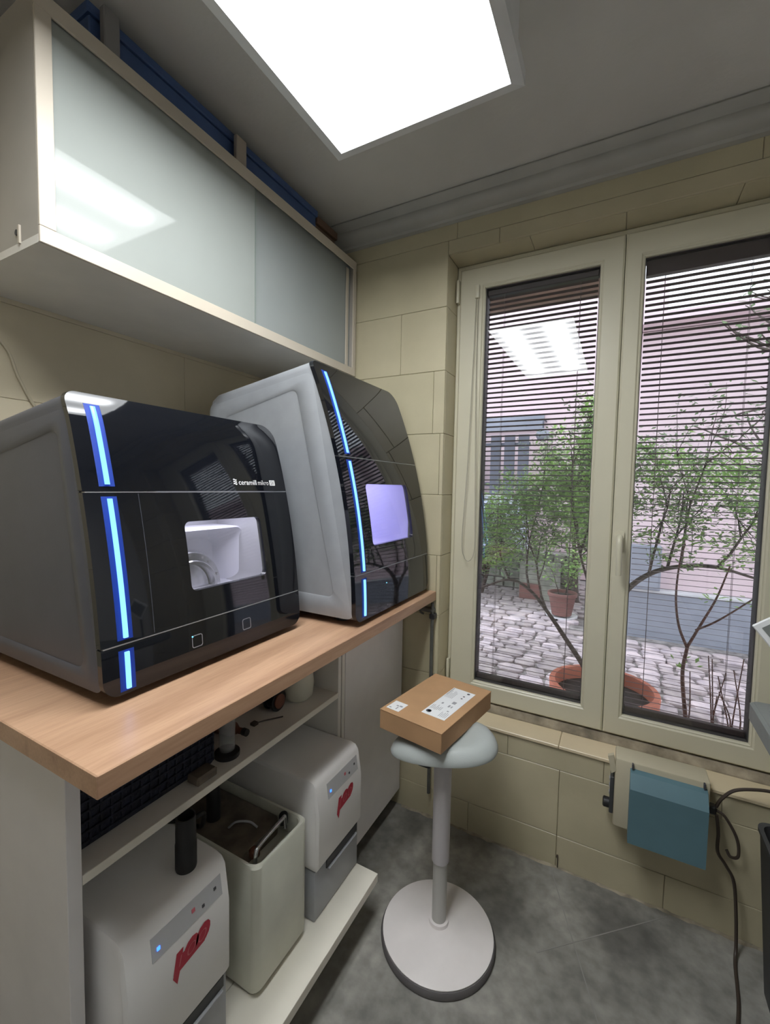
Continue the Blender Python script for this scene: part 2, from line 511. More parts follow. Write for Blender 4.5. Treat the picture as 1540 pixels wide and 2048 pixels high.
# left wall: large smooth blocks under paint
wl = obj('wall_left', bx(-0.12, -0.010, YB, 0.28, -0.05, ZC), M['grout'], kind='structure')
for i in range(len(rows) - 1):
    y = YB + 0.001
    off = 0.55 if i % 2 else 0.95
    cuts = [YB + 0.001] + [YB + off + 1.0 * k for k in range(4) if YB + off + k < -0.15] + [-0.001]
    for a, b in zip(cuts[:-1], cuts[1:]):
        obj('tile', bx(-0.012, 0.0, a + G * .6, b - G * .6, rows[i] + G * .6, rows[i + 1] - G * .6, bev=0.0012), M['plaster'], wl)

# window wall: backing with the recess left open, then its tiles
b = NB()
box(b, -0.12, RX - 0.010, 0.010, 0.28, -0.05, ZC)
box(b, XE + 0.010, XR + 0.1, 0.010, 0.28, -0.05, ZC)
box(b, RX - 0.010, XE + 0.010, 0.010, 0.28, RZ + 0.010, ZC)
box(b, RX - 0.010, XE + 0.010, 0.010, 0.28, -0.05, SZ - 0.012)
box(b, -0.12, XR + 0.1, 0.15, 0.28, ZC + 0.121, 2.95)
ww = obj('wall_window', b, M['grout'], kind='structure')
def wtile(x0, x1, z0, z1, m='tile'):
    if x1 - x0 < 0.012 or z1 - z0 < 0.012: return
    obj('tile', bx(x0 + G, x1 - G, 0.0, 0.0105, z0 + G, z1 - G, bev=0.0015), M[m], ww)
offs = [0.29, 0.29, 0.12, 0.30, 0.14, 0.30, 0.14, 0.433 - 0.325, 0.29, 0.426 - 0.325, 0.27]
for i in range(len(rows) - 1):
    z0, z1 = rows[i], rows[i + 1]
    wid = 0.9 if i >= 9 else 0.66 if i == 1 else (0.325 if i != 0 else 0.33)
    x = offs[i] - (0.33 if offs[i] > 0.2 else 0)
    cuts = [0.0]
    while x < XR:
        if x > 0.04: cuts.append(x)
        x += wid
    cuts.append(XR)
    for a, c in zip(cuts[:-1], cuts[1:]):
        segs = [(z0, z1)]
        # clip against the recess
        pieces = []
        if z1 <= SZ - 0.012 or z0 >= RZ: pieces.append((a, c, z0, z1))
        else:
            if a < RX: pieces.append((a, min(c, RX), z0, z1))
            if c > XE: pieces.append((max(a, XE), c, z0, z1))
            ia, ic = max(a, RX), min(c, XE)
            if ic > ia:
                if z0 < SZ - 0.012: pieces.append((ia, ic, z0, SZ - 0.013))
                if z1 > RZ: pieces.append((ia, ic, RZ, z1))
        for pc in pieces: wtile(*pc)
# reveal tiles (left, right, top)
for i in range(len(rows) - 1):
    z0, z1 = max(rows[i], SZ), min(rows[i + 1], RZ)
    if z1 - z0 < 0.02: continue
    obj('tile', bx(RX - 0.010, RX, 0.0115, 0.149, z0 + G, z1 - G, bev=0.0012), M['tile'], ww)
    obj('tile', bx(XE, XE + 0.010, 0.0115, 0.149, z0 + G, z1 - G, bev=0.0012), M['tile'], ww)
for k in range(4):
    a = RX + (XE - RX) * k / 4
    obj('tile', bx(a + G, a + (XE - RX) / 4 - G, 0.0115, 0.149, RZ, RZ + 0.010, bev=0.0012), M['tile'], ww)
# sill tiles, a little proud of the wall
cuts = [RX, 0.949, 1.274, 1.599, 1.924, XE]
for a, c in zip(cuts[:-1], cuts[1:]):
    obj('tile', bx(a + G, c - G, -0.008, 0.0985, SZ - 0.012, SZ, bev=0.002), M['tile_sill'], ww)
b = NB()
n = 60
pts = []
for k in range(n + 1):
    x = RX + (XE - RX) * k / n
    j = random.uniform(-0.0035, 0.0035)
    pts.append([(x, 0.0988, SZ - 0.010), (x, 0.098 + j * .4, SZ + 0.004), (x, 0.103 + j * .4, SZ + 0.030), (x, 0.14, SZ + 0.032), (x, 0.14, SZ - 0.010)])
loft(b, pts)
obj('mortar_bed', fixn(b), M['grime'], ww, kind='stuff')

# cornice along the window wall: two stepped rolls
b = NB()
prof = [(0.0, 2.448), (-0.082, 2.448), (-0.086, 2.441), (-0.080, 2.432), (-0.066, 2.424), (-0.060, 2.420), (-0.062, 2.411), (-0.056, 2.396), (-0.040, 2.385), (-0.022, 2.380), (-0.018, 2.371), (0.0, 2.369)]
loft(b, [[(x, y, z) for y, z in prof] for x in (0.002, XR - 0.001)])
obj('trim_1', fixn(b), M['trim'], smooth=True, kind='structure')
# short dark cornice on the left wall beyond the box stack
b = NB()
loft(b, [[(-y + 0.0005, x, z) for y, z in prof] for x in (YB + 0.002, -0.09)])
obj('trim_2', fixn(b), M['trim'], smooth=True, kind='structure')

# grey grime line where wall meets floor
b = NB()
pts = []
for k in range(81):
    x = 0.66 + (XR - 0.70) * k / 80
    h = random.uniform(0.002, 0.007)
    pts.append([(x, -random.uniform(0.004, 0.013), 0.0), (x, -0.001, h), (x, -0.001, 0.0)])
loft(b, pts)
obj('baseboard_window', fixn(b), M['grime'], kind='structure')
# floor scratches: two long pale seams of the covering
b = NB()
def seam(p, q, w=0.0016):
    p, q = Vector(p), Vector(q)
    d = (q - p).normalized(); s = Vector((-d.y, d.x, 0)) * w
    v = [b.verts.new(c) for c in (p - s, q - s, q + s, p + s)]
    t = [b.verts.new(c.co + Vector((0, 0, 0.0008))) for c in v]
    b.faces.new(t)
    for i in range(4): b.faces.new((v[i], v[(i + 1) % 4], t[(i + 1) % 4], t[i]))
seam((1.265, -0.012, 0), (1.46, -0.50, 0))
seam((1.46, -0.50, 0), (1.60, -0.86, 0))
seam((1.62, -0.02, 0), (1.27, -0.34, 0))
obj('trim_3', fixn(b), mat('floor_seam', (0.28, 0.27, 0.25), 0.6), kind='structure')

# ------------------------------------------------------------------ window
FT, FB, FL, MX, FR = 2.2398, 0.4932, 0.822, 1.4076, 1.990
WY = 0.10
b = NB()
frame_bm(b, RX + 0.001, XE - 0.001, FB - 0.004, RZ - 0.001, (0.028, 0.028, 0.010, 0.028), WY + 0.012, 0.19)
box(b, MX - 0.025, MX + 0.025, 0.1805, 0.19, FB - 0.004, RZ - 0.001)
win = obj('window_1', b, M['pvc'], kind='structure')
panes = []
for si, (x0, x1, g0, g1) in enumerate(((FL, MX - 0.001, 0.9250, 1.3320), (MX + 0.001, FR, 1.4676, 1.8230))):
    gb, gt = (0.5702, 2.1560) if si == 0 else (0.5690, 2.1520)
    b = NB()
    frame_bm(b, x0, x1, FB, FT, (g0 - x0 - 0.006, x1 - g1 - 0.006, gb - FB - 0.006, FT - gt - 0.006), WY, 0.18, bev=0.006)
    sash = obj('sash', b, M['pvc'], win)
    b = NB()
    frame_bm(b, g0 - 0.010, g1 + 0.010, gb - 0.010, gt + 0.010, (0.010, 0.010, 0.010, 0.010), WY + 0.004, 0.118, bev=0.004)
    obj('glazing_bead', b, M['pvc'], sash)
    b = NB()
    frame_bm(b, g0 - 0.008, g1 + 0.008, gb - 0.008, gt + 0.008, (0.0105, 0.0105, 0.0105, 0.0105), 0.1185, 0.172, bev=0.0008)
    obj('gasket', b, M['gasket'], sash)
    obj('pane', bx(g0, g1, 0.1225, 0.1255, gb, gt), M['pane'], sash)
    obj('pane', bx(g0, g1, 0.164, 0.167, gb, gt), M['pane_out'], sash)
    if si == 1:
        # lever handle on the right sash
        h = NB()
        loft(h, [[(1.432 + u, y, 1.196 + v) for u, v in rrect(-0.014, 0.014, -0.036, 0.036, 0.012)] for y in (0.0995, 0.090)])
        hh = obj('handle', fixn(h), M['pvc'], sash, smooth=True)
        h = NB()
        rings = []
        path = spline([(1.432, 0.092, 1.205), (1.432, 0.062, 1.205), (1.432, 0.048, 1.190), (1.433, 0.046, 1.15), (1.434, 0.050, 1.078)], 6)
        tube(h, path, 0.0105, 12, 0.0085)
        obj('handle', h, M['pvc'], sash, smooth=True)
    else:
        for hz in (2.155, 0.60):
            obj('hinge', bx(FL - 0.012, FL - 0.001, 0.088, WY + 0.011, hz - 0.045, hz + 0.045, bev=0.003, seg=2), M['pvc'], sash, smooth=True)

# blinds between the panes: every slat an object
def slat_bm(x0, x1, z):
    bm = NB()
    w, t = 0.0155, math.radians(15)
    rings = []
    for x in (x0, x1):
        ring = []
        for s, crown in ((-.5, 0), (-.2, .0010), (.2, .0010), (.5, 0), (.2, .0004), (-.2, .0004)):
            u = s * w
            ring.append((x, 0.1435 + u * math.cos(t) , z - u * math.sin(t) + crown))
        rings.append(ring)
    return fixn(loft(bm, rings))
def blind(x0, x1, z0, z1, top, label, headrail, cords):
    t = thing('venetian_blind', label, 'blind', ((x0 + x1) / 2, 0.1435, z0), 'brown blinds inside the window sashes')
    me = None
    z = z0 + 0.030
    while z < top:
        if me is None:
            o = obj('slat', slat_bm(x0 + 0.003, x1 - 0.003, z), M['slat'], t)
            me, zz = o.data, z
        else:
            o = bpy.data.objects.new('slat', me)
            COL.objects.link(o)
            o.parent = t
            o.location = (0, 0, z - zz)
        z += 0.01945
    obj('bottom_rail', bx(x0 + 0.002, x1 - 0.002, 0.132, 0.156, z0 + 0.002, z0 + 0.020, bev=0.003, seg=2), M['rail'], t)
    if headrail: obj('headrail', bx(x0 + 0.001, x1 - 0.001, 0.130, 0.158, z1 - 0.050, z1 - 0.001, bev=0.002), M['rail'], t)
    else: obj('headrail', bx(x0 + 0.001, x1 - 0.001, 0.130, 0.158, z1 - 0.022, z1 - 0.001, bev=0.002), M['rail'], t)
    for cx in cords:
        c = NB()
        for cy in (0.1355, 0.1515):
            tube(c, [(cx, cy, z0 + 0.01), (cx, cy, z1 - 0.02)], 0.0007, 5)
        obj('ladder_cord', c, M['cord'], t)
    return t
blind(0.9285, 1.3285, 0.5735, 2.1525, 2.125, 'dark brown horizontal blind inside the narrower window sash beside the corner wall', False, (0.994, 1.268))
blind(1.4711, 1.8195, 0.5725, 2.1485, 2.092, 'dark brown horizontal blind inside the sash that carries the window handle', True, (1.529, 1.760))

# blind pull: bead chain loop on the left sash
bead = thing('bead_chain', 'thin looped bead chain hanging down the frame of the window sash without a handle', 'chain', (0.885, 0.09, 1.0))
P = spline([(0.893, 0.092, 2.13), (0.889, 0.086, 1.85), (0.880, 0.080, 1.45), (0.868, 0.076, 1.16), (0.880, 0.076, 1.085), (0.905, 0.076, 1.075), (0.921, 0.076, 1.13),
            (0.917, 0.080, 1.30), (0.903, 0.088, 1.75), (0.900, 0.092, 2.13)], 14)
c = NB(); tube(c, P, 0.0016, 6)
obj('chain', c, mat('chain_beige', (0.42, 0.39, 0.30), 0.5), bead, smooth=True)
obj('chain_holder', bx(0.888, 0.905, 0.086, 0.0995, 2.115, 2.165, bev=0.003, seg=2), M['pvc'], bead, smooth=True)

# ------------------------------------------------------------------ ceiling lamp
lt = thing('ceiling_lamp', 'large rectangular ceiling light with two bright tubes behind a white diffuser', 'lamp', (0.95, -1.18, 2.26))
L0, L1, LY0, LY1, LZ = 0.727, 1.174, -1.742, -0.614, 2.260
obj('housing', bx(L0 - 0.012, L1 + 0.012, LY0 - 0.012, LY1 + 0.012, LZ + 0.03, ZC, bev=0.004), M['lamp_frame'], lt)
b = NB()
rim = [(L0 - 0.026, LY0 - 0.026, L1 + 0.026, LY1 + 0.026), (L0 - 0.001, LY0 - 0.001, L1 + 0.001, LY1 + 0.001)]
def rect(r, z): return [(r[0], r[1], z), (r[2], r[1], z), (r[2], r[3], z), (r[0], r[3], z)]
rings = [rect(rim[0], LZ + 0.036), rect(rim[0], LZ + 0.003), rect(rim[1], LZ - 0.002), rect(rim[1], LZ + 0.036)]
rings.append(rings[0])
loft(b, rings, True, False, False)
bmesh.ops.remove_doubles(b, verts=b.verts, dist=1e-6)
obj('frame', fixn(b), M['lamp_frame'], lt)
obj('diffuser', bx(L0, L1, LY0, LY1, LZ, LZ + 0.028, bev=0.003), M['lamp'], lt)

# ------------------------------------------------------------------ wall cabinet with sliding glass doors
CX, CY0, CY1, CZ0, CZ1 = 0.3985, -1.1746, -0.012, 1.8368, 2.3129
cab = thing('wall_cabinet', 'long wall cabinet with two white glass sliding doors in a pale frame', 'cabinet', (0.2, -0.6, CZ0))
b = NB()
T = 0.016
obj('bottom_panel', bx(0.001, CX - 0.006, CY0, CY1, CZ0, CZ0 + T), M['white_lam'], cab)  # paler than the body: light bounced off the worktop put into its colour
box(b, 0.001, CX - 0.006, CY0, CY1, CZ1 - T, CZ1)
box(b, 0.001, CX - 0.006, CY0, CY0 + T, CZ0 + T, CZ1 - T)
box(b, 0.001, CX - 0.006, CY1 - T, CY1, CZ0 + T, CZ1 - T)
box(b, 0.001, 0.008, CY0 + T, CY1 - T, CZ0 + T, CZ1 - T)
obj('body', b, M['cab_side'], cab)
def bar(name, y0, y1, z0, z1):
    return obj(name, bx(CX - 0.006, CX, y0, y1, z0, z1, bev=0.0012), M['birch'], cab)
FWi = 0.030
bar('front_rail', CY0, CY1, CZ0, CZ0 + 0.032)
bar('front_rail', CY0, CY1, CZ1 - 0.034, CZ1)
bar('stile', CY0, CY0 + FWi, CZ0 + 0.032, CZ1 - 0.034)
bar('stile', CY1 - 0.022, CY1, CZ0 + 0.032, CZ1 - 0.034)
d1 = obj('door', bx(CX - 0.016, CX - 0.010, CY0 + 0.018, -0.589, CZ0 + 0.018, CZ1 - 0.018, bev=0.001), M['door_glass'], cab)
d2 = obj('door', bx(CX - 0.028, CX - 0.022, -0.60, CY1 - 0.018, CZ0 + 0.018, CZ1 - 0.018, bev=0.001), M['door_glass_far'], cab)
obj('glass_edge', bx(CX - 0.0162, CX - 0.0098, -0.5889, -0.5865, CZ0 + 0.018, CZ1 - 0.018), M['glass_edge'], d1)
obj('edge_strip', bx(CX - 0.021, CX - 0.016, CY1 - 0.052, CY1 - 0.034, CZ0 + 0.034, CZ1 - 0.036, bev=0.001), M['birch'], d2)
b = NB()
lathe(b, [(0.006, 0), (0.006, 0.003)], 0, 0, 0, 14)
mapbm(b, lambda x, y, z: (0.31 + x, CY0 - z, 1.874 + y))
obj('side_screw', fixn(b), M['unit_dark'], cab, smooth=True)
b = bx(0.318, 0.324, CY0 - 0.004, CY0, 1.850, 1.886)
obj('side_clip', b, M['birch'], cab)

# things stacked on top of the cabinet
tb = thing('storage_box', 'long dark blue box lying on top of the wall cabinet', 'box', (0.2, -0.65, CZ1))
obj('box_body', bx(0.07, 0.352, -1.05, -0.235, CZ1, CZ1 + 0.080, bev=0.003), M['blue_card'], tb)
obj('box_lid', bx(0.064, 0.358, -1.056, -0.229, CZ1 + 0.081, CZ1 + 0.104, bev=0.003), M['blue_card'], tb)
tb = thing('cardboard_box', 'small brown box on top of the wall cabinet next to the far corner', 'box', (0.2, -0.15, CZ1))
obj('box_body', bx(0.16, 0.342, -0.222, -0.095, CZ1, CZ1 + 0.064, bev=0.002), M['brown_box'], tb)
obj('box_lid', bx(0.150, 0.352, -0.228, -0.089, CZ1 + 0.0645, CZ1 + 0.094, bev=0.002), M['brown_box'], tb)
st = bx(0.366, 0.380, -0.655, -0.615, CZ1, CZ1 + 0.090, bev=0.002)
tag(obj('wooden_block', st, M['stick'], loc=(0.37, -0.63, CZ1)), 'small pale block standing on the cabinet edge before the blue box', 'block')
st = bx(0.366, 0.384, -1.035, -1.0, CZ1, CZ1 + 0.10, bev=0.002)
tag(obj('folded_card', st, mat('grey_card', (0.24, 0.23, 0.23), 0.6), loc=(0.37, -1.03, CZ1)), 'dull grey card piece standing at the near end of the blue box', 'card')

# ------------------------------------------------------------------ worktop and base unit
KX, KY0, KZ1, KZ0 = 0.7926, -1.2979, 0.95, 0.9132
wt = obj('worktop', bx(0.001, KX, KY0, -0.003, KZ0, KZ1, bev=0.0018), M['wood'], loc=(0.4, -0.65, KZ0))
tag(wt, 'long oak-effect worktop carrying both milling machines', 'worktop')

SX = 0.652   # front plane of the base carcass
bu = thing('base_cabinet', 'open white base cabinet with one shelf and a low plinth board under the worktop', 'cabinet', (0.3, -0.85, 0))
obj('side_panel', bx(0.012, SX, -1.273, -1.250, 0.0, KZ0 - 0.001, bev=0.0008), M['lilac_lam'], bu)
obj('side_panel', bx(0.012, SX, -0.486, -0.470, 0.0, KZ0 - 0.001, bev=0.0008), M['white_lam'], bu)
obj('back_panel', bx(0.002, 0.011, -1.273, -0.470, 0.0, KZ0 - 0.001), M['white_lam'], bu)
sh = obj('shelf', bx(0.012, SX - 0.0015, -1.2495, -0.4865, 0.680, 0.697), M['white_lam'], bu)
obj('shelf_edging', bx(SX - 0.001, SX, -1.2495, -0.4865, 0.680, 0.697), M['shelf_edge'], bu)
obj('floor_panel', bx(0.012, SX, -1.2495, -0.4865, 0.130, 0.157), M['shelf_edge'], bu)
obj('plinth_board', bx(SX + 0.001, 0.812, -1.249, -0.489, 0.130, 0.157, bev=0.001), M['shelf_edge'], bu)
obj('plinth', bx(0.55, 0.566, -1.2495, -0.4865, 0.0, 0.1295), M['unit_dark'], bu)
# closed unit to the right of it
cu_ = thing('closed_cabinet', 'plain grey cabinet front under the worktop beside the window wall', 'cabinet', (0.3, -0.2, 0))
obj('side_panel', bx(0.012, SX, -0.463, -0.447, 0.0, KZ0 - 0.001, bev=0.0008), M['white_lam'], cu_)
obj('side_panel', bx(0.012, SX - 0.020, -0.030, -0.014, 0.085, KZ0 - 0.001), M['white_lam'], cu_)
obj('door', bx(SX - 0.018, SX, -0.444, -0.012, 0.080, KZ0 - 0.004, bev=0.001), M['lilac_lam'], cu_)
obj('plinth', bx(0.55, 0.565, -0.446, -0.012, 0.0, 0.082), M['unit_dark'], cu_)

# wall pipe and bracket under the worktop
pp = thing('wall_pipe', 'thin grey pipe running down the window wall beneath the worktop end', 'pipe', (0.785, -0.03, 0))
b = NB(); tube(b, [(0.786, -0.022, 0.905), (0.786, -0.022, 0.86), (0.787, -0.022, 0.4), (0.789, -0.022, 0.115)], 0.0065, 10)
obj('tube', b, M['pipe'], pp, smooth=True)
obj('bracket', bx(0.735, 0.792, -0.034, -0.001, 0.868, 0.882, bev=0.003), M['pipe'], pp)
b = NB(); tube(b, spline([(0.737, -0.022, 0.905), (0.733, -0.024, 0.88), (0.736, -0.024, 0.862), (0.75, -0.024, 0.856)], 6), 0.004, 8)
obj('hook', b, M['pipe'], pp, smooth=True)
obj('clamp', bx(0.776, 0.798, -0.031, -0.0005, 0.840, 0.862, bev=0.003), M['black'], pp)

# ------------------------------------------------------------------ milling machines
def mill(name, label, y0, y1, zt, zbot, pz, px, zs0, zs1, win_r, strip_y, strips, slope, xb, rec, bmat, roll, cmat, corner_r, cdepth=0.20):
    cf = np.polyfit(pz, px, 2)
    zk = zt - 0.068
    pf = lambda z: float(np.polyval(cf, z)) - (roll * (z - zk) ** 2 if z > zk else 0.0)
    root = thing(name, label, 'milling machine', ((xb + pf(1.1)) / 2, (y0 + y1) / 2, 0.95))
    TH = 0.014                                     # thickness of the black front
    rs = [corner_r[0], corner_r[1], corner_r[2], corner_r[3]]
    # body: rounded shell lofted from back to front
    n = 7
    base = rrect(y0 + 0.002, y1 - 0.002, zbot + 0.002, zt - 0.002, rs, 6)
    # densify the straight vertical runs so that the curved front is followed
    dense = []
    for i, p in enumerate(base):
        q = base[(i + 1) % len(base)]
        L_ = math.hypot(q[0] - p[0], q[1] - p[1])
        k = max(1, int(L_ / 0.05))
        for j in range(k): dense.append((p[0] + (q[0] - p[0]) * j / k, p[1] + (q[1] - p[1]) * j / k))
    rings = []
    xf_top = pf(zt)
    for s in [0, 0.03, 0.10, 0.25, 0.5, 0.75, 1.0]:
        ring = []
        shrink = 0.0
        if s < 0.10: shrink = 0.030 * (1 - math.sin(math.acos(1 - s / 0.10))) if s > 0 else 0.030
        for (y, z) in dense:
            f = (z - zbot) / (zt - zbot)
            zz = z - f * slope * (1 - s) * (xf_top - xb)
            xx = xb + s * (pf(z) - TH - xb)
            yc, zc = (y0 + y1) / 2, (zt + zbot) / 2
            yy = yc + (y - yc) * (1 - shrink * 2 / (y1 - y0)); zz = zc + (zz - zc) * (1 - shrink * 2 / (zt - zbot))
            ring.append((xx, yy, zz))
        rings.append(ring)
    b = NB(); loft(b, rings, True, True, False)
    # thickness so that the shell is not paper
    inner = [[(p[0], (y0 + y1) / 2 + (p[1] - (y0 + y1) / 2) * 0.965, (zt + zbot) / 2 + (p[2] - (zt + zbot) / 2) * 0.965) for p in rings[-1]],
             [(p[0] - 0.03, (y0 + y1) / 2 + (p[1] - (y0 + y1) / 2) * 0.965, (zt + zbot) / 2 + (p[2] - (zt + zbot) / 2) * 0.965) for p in rings[-1]]]
    loft(b, [rings[-1]] + inner, True, False, False)
    bmesh.ops.remove_doubles(b, verts=b.verts, dist=1e-6)
    obj('housing', fixn(b), bmat, root, smooth=True)
    # raised frame on the side around a sunk field
    for side, ys, sgn in (('side_frame', y0 + 0.0035, -1), ('side_frame', y1 - 0.0035, 1)):
        def zc_(x, z):   # follow the sloping top
            return z
        o_, i_ = rec
        k = 8
        def quad(c, r):
            out = []
            m_ = len(c)
            for a in range(m_):
                P0, P1, P2 = Vector(c[a - 1]), Vector(c[a]), Vector(c[(a + 1) % m_])
                d0 = (P0 - P1).normalized(); d1 = (P2 - P1).normalized()
                for j in range(k + 1):
                    t = j / k
                    A = P1 + d0 * r; B = P1 + d1 * r
                    out.append((1 - t) ** 2 * A + 2 * t * (1 - t) * P1 + t * t * B)
            return out
        O = quad(o_, 0.03); I = quad(i_, 0.028)
        def shr(L, amt):
            c = sum(L, Vector((0, 0))) / len(L)
            return [p + (c - p).normalized() * amt for p in L]
        H = 0.0050
        Iin = shr(I, 0.006)
        ring = lambda L, y: [(p.x, y, p.y) for p in L]
        b = NB()
        loft(b, [ring(O, ys), ring(shr(O, 0.032), ys + sgn * H), ring(I, ys + sgn * H), ring(Iin, ys + sgn * 0.0020)], True, False, False)
        obj(side, fixn(b), bmat, root, smooth=True)
    # black front in three pieces
    kk = 10
    def outl(z):
        """y limits of the rounded front outline at height z"""
        a, c = y0, y1
        for (cond, r, left, zc) in ((z < zbot + rs[3], rs[3], True, zbot + rs[3]), (z < zbot + rs[0], rs[0], False, zbot + rs[0]),
                                    (z > zt - rs[2], rs[2], True, zt - rs[2]), (z > zt - rs[1], rs[1], False, zt - rs[1])):
            if cond:
                dz = min(abs(z - zc), r)
                ins = r - math.sqrt(max(0, r * r - dz * dz))
                if left: a = y0 + ins
                else: c = y1 - ins
        return a, c
    def zl(z0, z1):
        s = set(np.linspace(z0, z1, 14).tolist())
        for base_z, r, d in ((zbot, max(rs[0], rs[3]), 1), (zt, max(rs[1], rs[2]), -1)):
            for j in range(kk + 1):
                z = base_z + d * r * (1 - math.cos(math.radians(90 * j / kk)))
                if z0 <= z <= z1: s.add(z)
        return sorted(s)
    def plate(nm, z0, z1, hole=None, hr=0.014):
        zs = zl(z0, z1)
        if hole:
            h0, h1, hz0, hz1 = hole
            ex = []
            for j in range(7):
                dz = hr * (1 - math.cos(math.radians(90 * j / 6)))
                ex += [hz0 + dz, hz1 - dz]
            zs = sorted(set([z for z in zs if not (hz0 - 1e-4 < z < hz0 + 1e-4)] + ex))
        def hl(z):
            h0, h1, hz0, hz1 = hole
            if z < hz0 - 1e-9 or z > hz1 + 1e-9: return None
            dz = 0
            if z < hz0 + hr: dz = hz0 + hr - z
            if z > hz1 - hr: dz = z - (hz1 - hr)
            ins = hr - math.sqrt(max(0, hr * hr - dz * dz))
            return h0 + ins, h1 - ins
        b = NB()
        cols = []
        def face(dx):
            prev = None
            for z in zs:
                a, c = outl(z)
                x = pf(z) + dx
                mid = (hole[0] + hole[1]) / 2 if hole else (a + c) / 2
                h = hl(z) if hole else None
                L_ = b.verts.new((x, a, z)); R_ = b.verts.new((x, c, z))
                cur = (L_, R_, h, z, x)
                cur_h = (b.verts.new((x, h[0], z)), b.verts.new((x, h[1], z))) if h else None
                if prev:
                    (pL, pR, ph, pzz, px_, pv) = prev
                    if h and ph:
                        b.faces.new((pL, pv[0], cur_h[0], L_)); b.faces.new((pv[1], pR, R_, cur_h[1]))
                    elif h and not ph:
                        b.faces.new((pL, pR, R_, cur_h[1], cur_h[0], L_))
                    elif ph and not h:
                        b.faces.new((pL, pv[0], pv[1], pR, R_, L_))
                    else:
                        b.faces.new((pL, pR, R_, L_))
                prev = (L_, R_, h, z, x, cur_h)
        face(0.0)
        fs = list(b.faces)
        ret = bmesh.ops.extrude_face_region(b, geom=fs)
        vs = [g for g in ret['geom'] if isinstance(g, bmesh.types.BMVert)]
        bmesh.ops.translate(b, verts=vs, vec=(-TH, 0, 0))
        bmesh.ops.remove_doubles(b, verts=b.verts, dist=1e-6)
        return obj(nm, fixn(b), M['black_gloss'], root, smooth=True)
    g = 0.0016
    p_top = plate('top_panel', zs1 + g, zt)
    door = plate('door', zs0 + g, zs1 - g, win_r)
    p_bot = plate('lower_panel', zbot, zs0 - g)
    # bright seam lips
    for z, m_ in ((zs1, 'seam'), (zs0, 'seam')):
        b = NB()
        x = pf(z)
        box(b, x - TH, x + 0.0006, y0 + 0.004, y1 - 0.004, z - g * 0.8, z + g * 0.4)
        obj('seam_strip', b, M[m_] if z == zs1 or True else M['seam_dark'], root)
    # window pane set in the door and the lit chamber behind it
    h0, h1, hz0, hz1 = win_r
    b = NB()
    zz = np.linspace(hz0 - 0.004, hz1 + 0.004, 8)
    loft(b, [[(pf(z) - 0.006, h0 - 0.004, z), (pf(z) - 0.006, h1 + 0.004, z), (pf(z) - 0.009, h1 + 0.004, z), (pf(z) - 0.009, h0 - 0.004, z)] for z in zz])
    obj('window', fixn(b), M['mill_glass'], door)
    c0, c1, cz0, cz1, cx0 = h0 - 0.065, min(h1 + 0.10, y1 - 0.018), hz0 - 0.06, hz1 + 0.07, cdepth
    xfr = min(pf(cz0), pf(cz1)) - TH - 0.004
    b = NB()
    lo = rrect(c0, c1, cz0, cz1, 0.035, 6)
    o2 = rrect(c0 - 0.004, c1 + 0.004, cz0 - 0.004, cz1 + 0.004, 0.037, 6)
    loft(b, [[(xfr, u, v) for u, v in o2], [(cx0 - 0.004, u, v) for u, v in o2]], True, False, True)
    loft(b, [[(xfr, u, v) for u, v in lo], [(cx0, u, v) for u, v in lo]], True, False, True)
    loft(b, [[(xfr, u, v) for u, v in o2], [(xfr, u, v) for u, v in lo]], True, False, False)
    ch = obj('chamber', b, cmat, root, smooth=True)
    # added navy band coloured as the strip's glow, and protruding light strip segments
    for (s0, s1) in strips:
        z = np.linspace(s0 - 0.004, s1 + 0.004, 12)
        b = NB()
        loft(b, [[(pf(q) + 0.0002, strip_y - 0.015, q), (pf(q) + 0.0007, strip_y - 0.0135, q), (pf(q) + 0.0007, strip_y + 0.0135, q), (pf(q) + 0.0002, strip_y + 0.015, q)] for q in z])
        bed = obj('painted_glow', fixn(b), M['strip_glow'], root)
        b = NB()
        w = 0.0042
        z = np.linspace(s0, s1, 12)
        loft(b, [[(pf(q) + 0.0005, strip_y - w, q), (pf(q) + 0.0042, strip_y - w, q), (pf(q) + 0.0052, strip_y, q), (pf(q) + 0.0042, strip_y + w, q), (pf(q) + 0.0005, strip_y + w, q)] for q in z])
        obj('light_strip', fixn(b), M['strip'], root)
    # feet
    for fx in (xb + 0.06, pf(zbot) - 0.09):
        for fy in (y0 + 0.07, y1 - 0.07):
            b = NB(); lathe(b, [(0.020, 0), (0.020, zbot - 0.95 + 0.003)], fx, fy, 0.95, 20)
            obj('foot', b, M['black'], root, smooth=True)
    return root, pf, door, ch, p_top, p_bot, (c0, c1, cz0, cz1, cx0, xfr)

